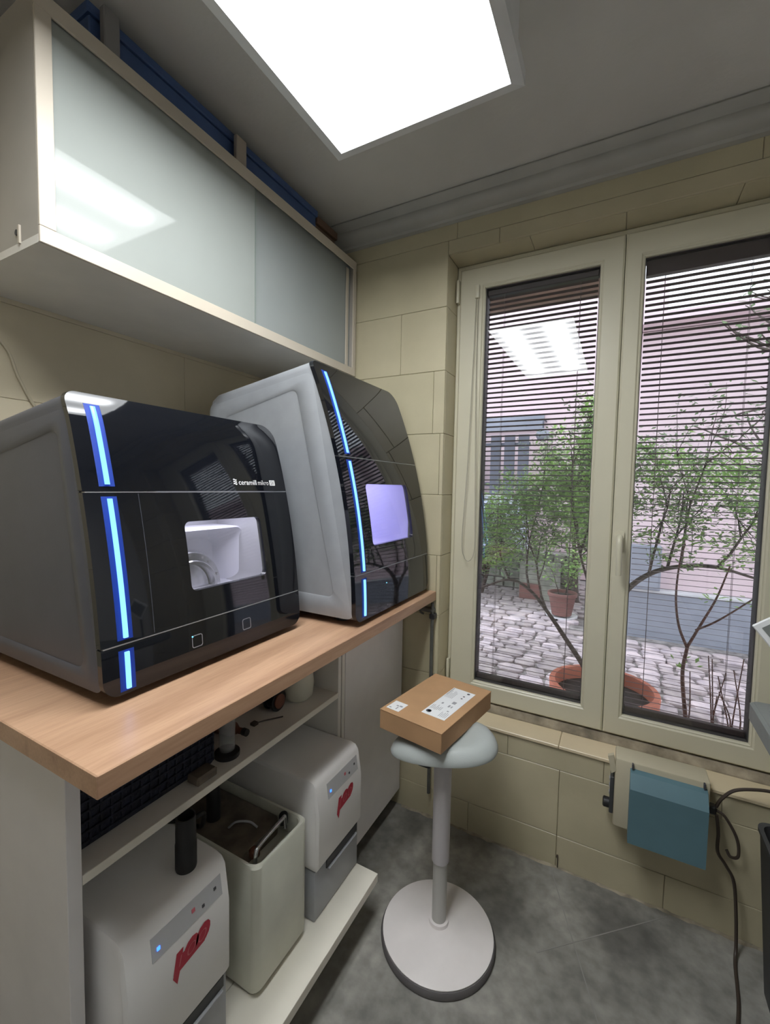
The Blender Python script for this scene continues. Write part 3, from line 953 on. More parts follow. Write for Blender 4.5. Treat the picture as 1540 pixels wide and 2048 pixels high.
W1 = (-0.993, -0.762, 1.127, 1.280)
r1, pf1, door1, ch1, top1, bot1, cb1 = mill('milling_machine', 'nearer black-fronted milling machine with white lettering above its window', -1.192, -0.641, 1.538, 0.966,
    [1.50, 1.377, 1.346, 1.231, 1.105, 1.062, 0.977], [.52, .556, .567, .586, .607, .612, .62], 1.060, 1.3465, W1, -1.1465,
    [(0.976, 1.045), (1.072, 1.334), (1.361, 1.512)], 0.135, 0.075,
    ([(0.085, 0.975), (0.612, 0.975), (0.515, 1.512), (0.085, 1.455)], [(0.150, 1.012), (0.560, 1.010), (0.482, 1.470), (0.150, 1.410)]), M['mill_slate'], 2.0, M['chamber_grey'], [0.030, 0.040, 0.024, 0.032], 0.30)
W2 = (-0.457, -0.160, 1.182, 1.373)
r2, pf2, door2, ch2, top2, bot2, cb2 = mill('milling_machine', 'farther and taller black-fronted milling machine beside the window wall', -0.575, -0.038, 1.742, 0.966,
    [1.71, 1.631, 1.451, 1.297, 1.11, 0.98], [.611, .652, .703, .738, .762, .771], 1.1055, 1.4535, W2, -0.5245,
    [(0.980, 1.088), (1.114, 1.441), (1.466, 1.714)], 0.165, 0.150,
    ([(0.160, 0.975), (0.762, 0.975), (0.605, 1.715), (0.160, 1.640)], [(0.225, 1.035), (0.697, 1.030), (0.546, 1.665), (0.225, 1.592)]), M['mill_grey'], 0.6, M['chamber_lav'], [0.030, 0.050, 0.024, 0.032])

# vertical joint on the nearer door
b = NB()
z = np.linspace(1.064, 1.343, 10)
loft(b, [[(pf1(q) - 0.001, -1.0885, q), (pf1(q) + 0.0004, -1.0882, q), (pf1(q) + 0.0004, -1.0872, q), (pf1(q) - 0.001, -1.0869, q)] for q in z])
obj('joint_line', fixn(b), mat('joint_grey', (0.07, 0.075, 0.09), 0.3), door1)

# lettering of the nearer machine
def on1(u, v, w=0.0): return (pf1(v) + 0.0009 + w, u, v)
def place_text(s, size, yl, zb, width, offset=0.0, shear=0.0, m='white_print', parent=None, pf=pf1, lift=0.0009, zc=None):
    t = text_bm(s, size, offset, shear)
    xs = [v.co.x for v in t.verts]
    k = width / (max(xs) - min(xs)); x0 = min(xs)
    mapbm(t, lambda x, y, z_: (pf(zb + y) + lift, yl + (x - x0) * k, zb + y))
    return obj('lettering', t, M[m], parent)
ZT = 1.3645
place_text('ceramill', 0.0185, -0.8165, ZT, 0.0625, offset=0.0002, parent=top1)
place_text('mikro', 0.0185, -0.7485, ZT, 0.0400, parent=top1)
b = NB()
lo = rrect(-0.704, -0.683, ZT - 0.0015, ZT + 0.0135, 0.002, 3)
loft(b, [[on1(u, v, -0.0006) for u, v in lo], [on1(u, v) for u, v in lo]])
obj('badge', fixn(b), M['white_print'], top1)
place_text('5X', 0.0145, -0.7005, ZT + 0.001, 0.014, m='dark_print', parent=top1, lift=0.0013)
b = NB()
for k in range(3):
    zz = ZT + 0.0005 + k * 0.0052
    up_, dn = [], []
    for j in range(7):
        y = -0.8335 + 0.0115 * j / 6
        w = 0.0013 * math.sin(j / 6 * 2 * PI)
        up_.append(b.verts.new(on1(y, zz + w + 0.0030))); dn.append(b.verts.new(on1(y, zz + w)))
    for j in range(6): b.faces.new((dn[j], dn[j + 1], up_[j + 1], up_[j]))
obj('emblem', b, M['white_print'], top1)

# touch keys of the nearer machine
def key(yc, zc, s, led):
    b = NB()
    o_ = rrect(yc - s, yc + s, zc - s, zc + s, s * 0.35, 4)
    i_ = rrect(yc - s + 0.0014, yc + s - 0.0014, zc - s + 0.0014, zc + s - 0.0014, s * 0.28, 4)
    loft(b, [[(pf1(v) + 0.0001, u, v) for u, v in o_], [(pf1(v) + 0.0007, u, v) for u, v in o_], [(pf1(v) + 0.0007, u, v) for u, v in i_], [(pf1(v) + 0.0001, u, v) for u, v in i_]], True, False, False)
    k = obj('touch_key', fixn(b), M['grey_print'], bot1)
def dot(pf, yc, zc, r, parent, m='led_small'):
    b = NB()
    loft(b, [[(pf(zc + v) + h, yc + u, zc + v) for u, v in rrect(-r, r, -r, r, r * .9, 3)] for h in (0.0, 0.0014)])
    obj('led', fixn(b), M[m], parent)
key(-0.990, 1.018, 0.0135, True)
key(-0.845, 1.017, 0.0135, False)
dot(pf1, -1.002, 1.0300, 0.0016, bot1)
dot(pf2, -0.384, 1.053, 0.0016, bot2)

# white framed recess and spindle table ring in the nearer chamber
c0, c1, cz0, cz1, cx0, xfr = cb1
X = 0.3005
b = NB()
outr = rrect(c0 + 0.004, -0.652, cz0 + 0.002, 1.240, [0.002, 0.030, 0.002, 0.002], 6)
inr = rrect(c0 + 0.012, -0.700, cz0 + 0.004, 1.200, [0.002, 0.030, 0.002, 0.002], 6)
loft(b, [[(X, u, v) for u, v in outr], [(X + 0.100, u, v) for u, v in outr], [(X + 0.106, u, v) for u, v in rrect(c0 + 0.005, -0.656, cz0 + 0.003, 1.236, [0.002, 0.030, 0.002, 0.002], 6)],
         [(X + 0.02, u, v) for u, v in inr]], True, True, True)
obj('recess_frame', fixn(b), M['chamber'], ch1, smooth=True)
b = NB()
yc, zc, X = -0.835, 1.068, 0.3705
for (ro_, ri, xa, xb2) in ((0.108, 0.088, X - 0.045, X + 0.020), (0.086, 0.076, X - 0.045, X + 0.034), (0.074, 0.0, X - 0.045, X + 0.010)):
    ra = [[(x, yc + r * math.cos(PI * k / 32), zc - 0.0 + r * math.sin(PI * k / 32)) for k in range(0, 33)] for x, r in ((xa, ro_), (xb2 - 0.003, ro_), (xb2, ro_ - 0.003), (xb2, max(ri, 0.001)), (xa, max(ri, 0.001)))]
    loft(b, ra, True, False, False)
obj('spindle_ring', fixn(b), M['steel'], ch1, smooth=True)
b = NB()
for a in (20, 48, 62, 88, 120):
    cy_, cz_ = yc + 0.098 * math.cos(math.radians(a)), zc + 0.098 * math.sin(math.radians(a))
    loft(b, [[(x, cy_ + 0.004 * math.cos(2 * PI * k / 10), cz_ + 0.004 * math.sin(2 * PI * k / 10)) for k in range(10)] for x in (X + 0.018, X + 0.025)])
obj('screws', fixn(b), M['steel'], ch1, smooth=True, kind='stuff')
# small nozzle in the farther chamber
b = NB(); tube(b, [(0.42, -0.36, 1.14), (0.46, -0.36, 1.165), (0.50, -0.355, 1.178)], 0.007, 12)
obj('nozzle', b, M['steel'], ch2, smooth=True)
# chamber lamps (lights inside the machines)
def chamber_light(cb, e, col):
    c0, c1, cz0, cz1, cx0, xfr = cb
    ld = bpy.data.lights.new('chamber_lamp', 'AREA')
    ld.shape = 'RECTANGLE'; ld.size = (xfr - cx0) * 0.5; ld.size_y = (c1 - c0) * 0.8
    ld.energy = e; ld.color = col
    lo = bpy.data.objects.new('chamber_lamp', ld)
    COL.objects.link(lo)
    lo.location = ((cx0 + xfr) / 2 + 0.03, (c0 + c1) / 2, cz1 - 0.012)
    return lo
chamber_light(cb1, 0.34, (0.90, 0.90, 1.0))
chamber_light(cb2, 0.42, (0.86, 0.84, 1.0))

# ------------------------------------------------------------------ suction units, tank and hose on the plinth board
def unit(label, yl, yr, xf, zt):
    z0 = 0.0748
    t = thing('suction_unit', label, 'suction unit', (0.4, (yl + yr) / 2, z0), 'two suction units under the worktop')
    xb = xf - 0.46
    zl_ = 0.232
    obj('base_drawer', bx(xb + 0.004, xf - 0.012, yl + 0.003, yr - 0.003, z0, zl_ - 0.001, bev=0.004, seg=2), M['unit_grey'], t, smooth=True)
    # hood with sloped front top edge
    b = NB()
    pr_ = [(xb, zl_), (xf - 0.008, zl_), (xf, zl_ + 0.015), (xf, zt - 0.100), (xf - 0.013, zt - 0.018), (xf - 0.024, zt - 0.004), (xf - 0.040, zt), (xb, zt)]
    ins = 0.006
    cxm, czm = (xb + xf) / 2, (zl_ + zt) / 2
    def shr(d): return [(x + (d if x < cxm else -d), z + (d if z < czm else -d)) for x, z in pr_]
    loft(b, [[(x, yl, z) for x, z in shr(ins)], [(x, yl + ins, z) for x, z in pr_], [(x, yr - ins, z) for x, z in pr_], [(x, yr, z) for x, z in shr(ins)]])
    hood = obj('hood', fixn(b), M['unit_white'], t, smooth=True)
    # control strip on the sloped face
    def onf(y, s, lift=0.0008):      # s: 0 at lower edge of slope .. 1 upper edge
        xa, za, xc, zc = xf, zt - 0.100, xf - 0.013, zt - 0.018
        nx, nz = 0.988, 0.156
        return (xa + (xc - xa) * s + nx * lift, y, za + (zc - za) * s + nz * lift)
    ya_, yb_ = yl + 0.056, yr - 0.022
    b = NB()
    lo = [(ya_, 0.30), (yb_, 0.30), (yb_, 0.86), (ya_, 0.86)]
    loft(b, [[onf(y, s, -0.0005) for y, s in lo], [onf(y, s, 0.0010) for y, s in lo]])
    strip = obj('control_strip', fixn(b), M['unit_strip'], t)
    def onstrip(nm, y, s, r, m):
        b = NB()
        lo = rrect(y - r, y + r, s - r / 0.083, s + r / 0.083, [min(r, r / .083) * .8] * 4, 3)
        loft(b, [[onf(q[0], q[1], 0.0004) for q in lo], [onf(q[0], q[1], 0.0022) for q in lo]])
        return obj(nm, fixn(b), M[m], strip)
    onstrip('led', ya_ + 0.014, 0.52, 0.0032, 'led')
    onstrip('knob', yb_ - 0.050, 0.48, 0.003, 'dark_print')
    onstrip('knob', yb_ - 0.018, 0.62, 0.003, 'dark_print')
    onstrip('knob', (ya_ + yb_) / 2 + 0.01, 0.60, 0.004, 'pink')
    # red printed mark on the front
    yc, zc = yl + 0.142, zt - 0.122
    tt = text_bm('100', 0.050, 0.0042, 0.15)
    xs = [v.co.x for v in tt.verts]; k = 0.090 / (max(xs) - min(xs)); x0 = min(xs)
    mapbm(tt, lambda x, y, z_: (xf + 0.0009, yc - 0.045 + (x - x0) * k, zc - 0.016 + y * 0.95 + (x - x0) * k * 0.10))
    obj('red_logo', tt, M['red'], hood)
    b = NB()    # red tail that joins the digits
    q = [(-0.046, -0.026), (-0.036, -0.045), (-0.030, -0.022), (0.030, -0.014), (0.044, 0.006), (0.036, 0.020), (0.0, 0.012), (-0.036, 0.010)]
    vs = [b.verts.new((xf + 0.0007, yc + u, zc + v)) for u, v in q]
    b.faces.new(vs)
    obj('red_tail', b, M['red'], hood)
    tt = text_bm('100', 0.036, -0.0008, 0.15)
    xs = [v.co.x for v in tt.verts]; k = 0.068 / (max(xs) - min(xs)); x0 = min(xs)
    mapbm(tt, lambda x, y, z_: (xf + 0.0014, yc - 0.033 + (x - x0) * k, zc - 0.012 + y * 0.9 + (x - x0) * k * 0.10))
    obj('logo_digits', tt, M['pink'], hood)
    # drawer grip slot, side grille
    obj('grip_slot', bx(xf - 0.0125, xf - 0.008, yl + 0.058, yr - 0.014, zl_ - 0.030, zl_ - 0.002, bev=0.001), M['unit_dark'], t)
    obj('grip_lip', bx(xf - 0.0122, xf - 0.002, yl + 0.064, yr - 0.020, zl_ - 0.036, zl_ - 0.030, bev=0.002), M['unit_grey'], t)
    obj('side_grille', bx(xf - 0.060, xf - 0.022, yr - 0.0004, yr + 0.0012, zl_ + 0.07, zt - 0.075, bev=0.0004), M['unit_grey'], t)
    return t
unit('suction unit with blue lamp carrying a black hose socket, nearest on the plinth board', -1.196, -0.950, 0.675, 0.512)
unit('suction unit with blue lamp at the window end of the plinth board', -0.652, -0.408, 0.700, 0.500)

# black hose socket standing on the near unit
b = NB()
lathe(b, [(0.0215, 0.0), (0.0225, 0.004), (0.0225, 0.058), (0.0215, 0.060), (0.0215, 0.085), (0.0205, 0.120), (0.0175, 0.120), (0.0175, 0.02)], 0.612, -1.020, 0.5125, 28)
hs = obj('hose_socket', b, M['hose'], smooth=True, loc=(0.612, -1.02, 0.5125))
tag(hs, 'short open black hose socket standing upright on the near suction unit', 'hose socket')

# settling tank
tk = thing('settling_tank', 'pale open plastic tank with stained lid and bent metal bar between the suction units', 'tank', (0.45, -0.78, 0.0748))
b = NB()
X0, X1, Y0, Y1, Z0, Z1 = 0.20, 0.685, -0.880, -0.678, 0.0748, 0.420
def loop(x0, x1, y0, y1, z, r=0.022): return [(u, v, z) for u, v in rrect(x0, x1, y0, y1, r, 5)]
d = 0.006
loft(b, [loop(X0 + .012, X1 - .012, Y0 + .008, Y1 - .008, Z0), loop(X0, X1, Y0, Y1, Z0 + 0.02), loop(X0, X1, Y0, Y1, Z1 - 0.004), loop(X0 + .003, X1 - .003, Y0 + .003, Y1 - .003, Z1),
         loop(X0 + .010, X1 - .010, Y0 + .010, Y1 - .010, Z1), loop(X0 + .013, X1 - .013, Y0 + .013, Y1 - .013, Z1 - 0.004), loop(X0 + .013, X1 - .013, Y0 + .013, Y1 - .013, Z1 - 0.060)], True, True, True)
obj('tub', fixn(b), M['tank'], tk, smooth=True)
b = NB()
loft(b, [loop(X0 + .020, X1 - .085, Y0 + .015, Y1 - .018, Z1 - 0.0598), loop(X0 + .020, X1 - .085, Y0 + .015, Y1 - .018, Z1 - 0.022), loop(X0 + .028, X1 - .093, Y0 + .023, Y1 - .026, Z1 - 0.018)], True, True, True)
lid = obj('lid', fixn(b), M['tank_lid'], tk, smooth=True)
b = NB()
tube(b, spline([(0.652, -0.852, Z1 - 0.022), (0.652, -0.848, Z1 + 0.010), (0.648, -0.830, Z1 + 0.018), (0.640, -0.740, Z1 + 0.018), (0.636, -0.722, Z1 + 0.012), (0.636, -0.718, Z1 - 0.02)], 6), 0.0055, 10)
obj('metal_bar', b, M['steel'], tk, smooth=True)
b = NB(); lathe(b, [(0.014, 0), (0.014, 0.014), (0.010, 0.018)], 0.625, -0.826, Z1 - 0.024, 18)
obj('brown_cap', b, M['rust'], tk, smooth=True)
b = NB(); lathe(b, [(0.013, 0), (0.013, 0.024), (0.010, 0.028)], 0.618, -0.706, Z1 - 0.022, 18)
obj('black_cap', b, M['black'], tk, smooth=True)
b = NB(); tube(b, spline([(0.50, -0.80, Z1 - 0.018), (0.52, -0.79, Z1 + 0.0), (0.55, -0.77, Z1 - 0.002), (0.57, -0.76, Z1 - 0.017)], 5), 0.003, 8)
obj('vent_tube', b, M['unit_grey'], tk, smooth=True)
b = NB()
tube(b, spline([(0.44, -0.80, Z1 - 0.012), (0.44, -0.80, Z1 + 0.05), (0.43, -0.80, Z1 + 0.09), (0.40, -0.78, Z1 + 0.130), (0.36, -0.74, Z1 + 0.145), (0.30, -0.71, Z1 + 0.12), (0.24, -0.70, Z1 + 0.07), (0.215, -0.700, Z1 + 0.01)], 8), 0.020, 14)
h1 = obj('suction_hose', b, M['hose'], smooth=True, loc=(0.44, -0.80, Z1 - 0.018))
tag(h1, 'thick black hose rising from the stained tank lid', 'hose')
b = NB()
tube(b, spline([(0.42, -0.852, Z1 - 0.008), (0.46, -0.857, Z1 + 0.012), (0.52, -0.90, Z1 + 0.10), (0.50, -0.935, 0.5185), (0.40, -1.00, 0.5195)], 8), 0.006, 10)
h2 = obj('thin_hose', b, M['hose'], smooth=True, loc=(0.42, -0.85, Z1))
tag(h2, 'thin black cable between the tank and the near suction unit', 'cable')

# final size and place of the row on the plinth board (its top is at z = 0.157)
ROW = {'suction_unit': (0.466, -1.1089, 0.1579), 'suction_unit.001': (0.466, -0.6008, 0.1579), 'hose_socket': (0.6644, -1.0593, 0.5675), 'settling_tank': (0.5128, -0.8347, 0.1579), 'suction_hose': (0.5034, -0.8534, 0.4641), 'thin_hose': (0.4847, -0.9002, 0.4809)}
for _n, _p in ROW.items():
    bpy.data.objects[_n].location = _p
    bpy.data.objects[_n].scale = (0.9357, 0.9357, 0.9357)

# ------------------------------------------------------------------ things on the cabinet shelf
ZS = 0.6972
t = thing('mesh_basket', 'black-blue mesh filter block at the near end of the shelf', 'filter', (0.4, -1.1, ZS))
b = NB(); box(b, 0.25, 0.600, -1.240, -0.930, ZS, 0.880, bev=0.010, seg=2)
obj('filter_body', b, M['navy'], t, smooth=True)
b = NB()
for k in range(16):
    y = -1.232 + k * 0.0195
    box(b, 0.600, 0.603, y, y + 0.004, ZS + 0.012, 0.868)
for k in range(9):
    z_ = ZS + 0.014 + k * 0.019
    box(b, 0.6005, 0.6045, -1.234, -0.936, z_, z_ + 0.004)
obj('mesh_front', b, M['navy'], t, kind='stuff')
obj('corner_foot', bx(0.602, 0.640, -1.010, -0.955, ZS, ZS + 0.020, bev=0.004), M['tank_lid'], t)
t = thing('clear_container', 'tall clear plastic beaker on a dark base on the shelf', 'beaker', (0.63, -0.915, ZS))
b = NB(); lathe(b, [(0.030, 0), (0.030, 0.010), (0.020, 0.014)], 0.600, -0.893, ZS, 24)
obj('base', b, M['black'], t, smooth=True)
b = NB(); lathe(b, [(0.017, 0.0), (0.019, 0.004), (0.020, 0.120), (0.0185, 0.120), (0.0175, 0.006)], 0.600, -0.893, ZS + 0.0142, 24)
obj('beaker_wall', b, M['clear'], t, smooth=True)
t = thing('brown_bottle', 'small brown bottle lying behind the clear beaker on the shelf', 'bottle', (0.52, -0.82, ZS))
b = NB(); lathe(b, [(0.018, 0), (0.018, 0.07), (0.008, 0.085), (0.008, 0.10)], 0, 0, 0, 20)
mapbm(b, lambda x, y, z: (0.48 + z, -0.842 + x + z * 0.2, ZS + 0.0185 + y))
obj('bottle_body', b, M['rust'], t, smooth=True)
b = NB(); lathe(b, [(0.0095, 0), (0.0095, 0.014)], 0, 0, 0, 16)
mapbm(b, lambda x, y, z: (0.580 + z, -0.822 + x, ZS + 0.0185 + y))
obj('cap', b, M['black'], t, smooth=True)
t = thing('cable_reel', 'round dark reel lying on the shelf before the white jar', 'reel', (0.50, -0.645, ZS))
b = NB()
lathe(b, [(0.030, 0), (0.030, 0.004), (0.024, 0.005), (0.024, 0.030), (0.030, 0.031), (0.030, 0.035), (0.012, 0.035), (0.012, 0.030)], 0, 0, 0, 28)
mapbm(b, lambda x, y, z: (0.530 + z, -0.668 + x, ZS + 0.0302 + y))
obj('reel_body', b, M['black'], t, smooth=True)
b = NB(); lathe(b, [(0.021, 0), (0.021, 0.004), (0.016, 0.006)], 0, 0, 0, 24)
mapbm(b, lambda x, y, z: (0.566 + z, -0.668 + x, ZS + 0.0302 + y))
obj('reel_face', b, M['rust'], t, smooth=True)
t = thing('round_jar', 'round off-white jar on the shelf beside the side panel', 'jar', (0.56, -0.575, ZS))
b = NB(); lathe(b, [(0.034, 0), (0.046, 0.012), (0.050, 0.050), (0.046, 0.092), (0.030, 0.105)], 0.560, -0.575, ZS, 32)
obj('jar_body', b, M['jar'], t, smooth=True)
b = NB(); lathe(b, [(0.031, 0), (0.031, 0.020), (0.028, 0.023)], 0.560, -0.575, ZS + 0.1055, 24)
obj('jar_lid', b, M['jar'], t, smooth=True)
b = NB(); lathe(b, [(0.006, 0), (0.006, 0.10)], 0.520, -0.505, ZS, 10)
tag(obj('glass_rod', b, M['clear'], smooth=True, loc=(0.520, -0.505, ZS)), 'thin clear rod standing behind the round jar', 'rod')
b = NB(); tube(b, spline([(0.560, -0.755, ZS + 0.003), (0.570, -0.735, ZS + 0.003), (0.585, -0.712, ZS + 0.0025), (0.60, -0.69, ZS + 0.0025)], 6), 0.0018, 6)
box(b, 0.550, 0.566, -0.768, -0.752, ZS, ZS + 0.007)
tag(obj('small_lead', b, M['cable_dark'], loc=(0.54, -0.73, ZS)), 'small dark lead lying on the shelf near its front edge', 'cable')

# ------------------------------------------------------------------ stool and parcel
SXc, SYc = 0.996, -0.432
t = thing('stool', 'white pedestal stool with round base and pale grey saddle seat', 'stool', (SXc, SYc, 0))
b = NB(); lathe(b, [(0.160, 0.0), (0.171, 0.003), (0.172, 0.014), (0.168, 0.022), (0.150, 0.0225)], SXc, -0.441, 0, 72)
obj('rubber_ring', b, M['rubber'], t, smooth=True)
b = NB(); lathe(b, [(0.150, 0.0226), (0.1655, 0.0228), (0.166, 0.026), (0.150, 0.0305), (0.100, 0.037), (0.050, 0.041), (0.030, 0.0425)], SXc, -0.441, 0, 72)
obj('base', b, M['stool_white'], t, smooth=True)
b = NB(); lathe(b, [(0.0300, 0), (0.0290, 0.010), (0.0225, 0.011)], SXc, SYc, 0.0426, 36)
obj('collar', b, M['stool_white'], t, smooth=True)
b = NB(); lathe(b, [(0.0215, 0.0), (0.0215, 0.26)], SXc, SYc, 0.045, 36)
obj('inner_column', b, M['stool_grey'], t, smooth=True)
b = NB(); lathe(b, [(0.0235, 0.0), (0.0262, 0.003), (0.0265, 0.33), (0.0265, 0.327)], SXc, SYc, 0.238, 36)
obj('outer_column', b, mat('stool_lilac', (0.55, 0.52, 0.53), 0.42, var=0.02), t, smooth=True)
# saddle seat: superellipse dome, slight dip in the middle, wide across the camera's view
an = math.radians(28)
def seat_rings(prof_):
    rings = []
    for (k, z_) in prof_:
        ring = []
        for i in range(64):
            a = 2 * PI * i / 64
            ca, sa = math.cos(a), math.sin(a)
            u = 0.158 * k * (abs(ca) ** 0.92) * (1 if ca >= 0 else -1)
            v = 0.122 * k * (abs(sa) ** 0.88) * (1 if sa >= 0 else -1)
            v *= 0.80 + 0.24 * u / 0.158
            zz = z_ + 0.016 * u / 0.158
            ring.append((SXc + u * math.cos(an) - v * math.sin(an), SYc + u * math.sin(an) + v * math.cos(an), zz))
        rings.append(ring)
    return rings
b = NB()
loft(b, seat_rings([(0.10, 0.628), (0.45, 0.631), (0.66, 0.634), (0.80, 0.631), (0.90, 0.622), (0.97, 0.609), (1.0, 0.598), (0.99, 0.592), (0.93, 0.590)]), True, True, False)
obj('seat', fixn(b), M['seat'], t, smooth=True)
b = NB()
loft(b, seat_rings([(0.93, 0.5895), (0.80, 0.580), (0.50, 0.570), (0.22, 0.566)]), True, True, True)
obj('seat_underside', fixn(b), M['seat_under'], t, smooth=True)
lv = obj('lever', bx(0.942, 0.980, -0.500, -0.468, 0.556, 0.568, bev=0.003), M['black'], t)

px, py, pa, pz0, pz1 = 0.951, -0.3685, math.radians(-9.3), 0.6410, 0.700
ca, sa = math.cos(pa), math.sin(pa)
def pk(u, v, z): return (px + u * ca - v * sa, py + u * sa + v * ca, z)
t = thing('parcel', 'flat brown cardboard parcel with two white labels lying on the stool seat', 'box', (px, py, pz0))
HW, HL = 0.106, 0.161
b = NB(); box(b, -HW, HW, -HL, HL, pz0, pz1 - 0.0022, bev=0.001); mapbm(b, pk)
obj('box_body', b, M['card'], t)
b = NB(); box(b, -HW - 0.0008, HW + 0.0008, -HL - 0.0008, HL + 0.0008, pz1 - 0.0018, pz1, bev=0.0006); mapbm(b, pk)
lidp = obj('lid_flap', b, M['card'], t)
def lab(name, c, parent):
    b = NB()
    loft(b, [[(x, y, pz1 + 0.0002) for x, y in c], [(x, y, pz1 + 0.0007) for x, y in c]])
    return obj(name, fixn(b), M['label'], parent)
# label quads in parcel coordinates (u across, v along)
def quad_pts(u0, u1, v0, v1): return [pk(u, v, 0)[:2] for u, v in ((u0, v0), (u1, v0), (u1, v1), (u0, v1))]
la = lab('shipping_label', quad_pts(0.000, 0.078, -0.098, 0.104), lidp)
lb = lab('small_label', quad_pts(-0.097, -0.052, -0.142, -0.090), lidp)
def marks(parent, rects, m, nm='printed_mark'):
    for (u0, u1, v0, v1) in rects:
        b = NB()
        vs = [b.verts.new(pk(u, v, pz1 + 0.0010)) for u, v in ((u0, v0), (u1, v0), (u1, v1), (u0, v1))]
        b.faces.new(vs)
        obj(nm, b, M[m], parent)
rr = random.Random(3)
lines = []
for k in range(7): lines.append((0.006 + 0.0052 * k, 0.0078 + 0.0052 * k, -0.060 + rr.uniform(-.003, .003), -0.035 + rr.uniform(-.01, .01)))
for k in range(5): lines.append((0.050 + 0.0052 * k, 0.0516 + 0.0052 * k, -0.088, -0.060 + rr.uniform(-.008, .008)))
for k in range(6): lines.append((0.004 + 0.005 * k, 0.0054 + 0.005 * k, 0.030, 0.085 + rr.uniform(-.02, .005)))
marks(la, lines, 'mid_print')
marks(la, [(0.003, 0.006, 0.045, 0.100), (0.046, 0.052, -0.024, -0.010), (0.056, 0.060, -0.024, -0.012), (0.046, 0.058, 0.002, 0.018),
           (0.058, 0.064, -0.050, -0.044), (0.020, 0.026, -0.016, -0.006)], 'mid_print')
def disc(parent, u, v, r, m='dark_print'):
    b = NB()
    vs = [b.verts.new(pk(u + r * math.cos(2 * PI * k / 18), v + r * math.sin(2 * PI * k / 18), pz1 + 0.0011)) for k in range(18)]
    b.faces.new(vs)
    obj('printed_dot', b, M[m], parent)
disc(la, 0.014, -0.078, 0.0085); disc(la, 0.060, 0.090, 0.0050); disc(la, 0.056, 0.066, 0.0035); disc(la, 0.056, 0.050, 0.0033)
disc(la, 0.0155, -0.0765, 0.0050, 'label')
marks(lb, [(-0.078, -0.070, -0.117, -0.111), (-0.068, -0.058, -0.116, -0.108), (-0.092, -0.084, -0.136, -0.131), (-0.070, -0.066, -0.134, -0.120)], 'mid_print')

# ------------------------------------------------------------------ blue box on the wall and its cables
t = thing('electric_box', 'beige wall box with blue cover and control strip under the window', 'electric box', (1.57, -0.06, 0.27))
b = NB(); box(b, 1.452, 1.700, -0.085, -0.0006, 0.286, 0.512, bev=0.006, seg=2)
obj('housing', b, M['beige_plastic'], t, smooth=True)
b = NB()
loft(b, [[(x, y, z) for y, z in ((-0.086, 0.270), (-0.132, 0.280), (-0.132, 0.452), (-0.104, 0.490), (-0.086, 0.494))] for x in (1.494, 1.692)])
obj('cover', fixn(b), M['blue_cover'], t)
obj('control_strip', bx(1.440, 1.4515, -0.075, -0.030, 0.318, 0.440, bev=0.002), M['unit_dark'], t)
b = NB(); lathe(b, [(0.016, 0), (0.016, 0.016), (0.012, 0.019)], 0, 0, 0, 20)
mapbm(b, lambda x, y, z: (1.4398 - z, -0.052 + x, 0.338 + y))
obj('knob', fixn(b), M['black'], t, smooth=True)
b = NB()
for zz in (0.372, 0.395, 0.418): box(b, 1.4375, 1.4400, -0.060, -0.045, zz, zz + 0.008)
obj('sockets', b, M['mid_print'], t)
b = NB()
loft(b, [[(1.430, y, 0.512), (1.446, y, 0.520), (1.456, y, 0.470), (1.442, y, 0.458)] for y in (-0.085, -0.070)])
obj('cover_clip', fixn(b), M['beige_plastic'], t)
for xx in (1.500, 1.684):
    obj('screw', bx(xx - 0.002, xx + 0.002, -0.097, -0.0855, 0.4965, 0.512), M['dark_print'], t)
obj('cable_gland', bx(1.7005, 1.722, -0.060, -0.035, 0.405, 0.430, bev=0.004), M['black'], t)
def cable(name, label, pts, r, m='cable_dark'):
    b = NB(); tube(b, spline(pts, 8), r, 8)
    tag(obj(name, b, M[m], smooth=True, loc=pts[0]), label, 'cable')
cable('power_cable', 'dark cable curving up and right from the blue-covered wall box', [(1.7225, -0.045, 0.425), (1.735, -0.045, 0.455), (1.765, -0.040, 0.488), (1.82, -0.03, 0.503), (1.87, -0.02, 0.505)], 0.0048)
cable('power_cable', 'dark cable bulging in a short loop beside the blue-covered wall box', [(1.7225, -0.050, 0.418), (1.745, -0.052, 0.405), (1.775, -0.05, 0.35), (1.782, -0.045, 0.295), (1.768, -0.03, 0.275), (1.758, -0.022, 0.288)], 0.0042)
cable('power_cable', 'long dark cable hanging from the wall box down onto the floor', [(1.7225, -0.060, 0.410), (1.728, -0.065, 0.36), (1.730, -0.062, 0.30), (1.752, -0.055, 0.262), (1.775, -0.05, 0.215),
      (1.785, -0.05, 0.12), (1.788, -0.06, 0.030), (1.780, -0.10, 0.0052), (1.765, -0.22, 0.0052), (1.735, -0.36, 0.0052), (1.72, -0.50, 0.0052)], 0.0045)
cable('wall_cable', 'pale cable curving down the left wall below the cabinet end', [(0.0045, -1.62, 1.86), (0.0045, -1.20, 1.77), (0.0045, -1.093, 1.722), (0.0045, -1.058, 1.64), (0.0045, -1.035, 1.59), (0.0045, -1.012, 1.553), (0.0045, -0.97, 1.50), (0.0045, -0.93, 1.30)], 0.004, 'cable_beige')
# nail in the lowest wall tile
b = NB(); tube(b, [(1.285, -0.001, 0.046), (1.285, -0.010, 0.047)], 0.0035, 8); tube(b, [(1.2855, -0.0055, 0.047), (1.287, -0.0045, 0.004)], 0.0016, 6)
tag(obj('wall_plug', b, M['cable_dark'], loc=(1.285, 0, 0.04)), 'tiny dark nail with wire in the lowest row of wall tiles', 'nail')

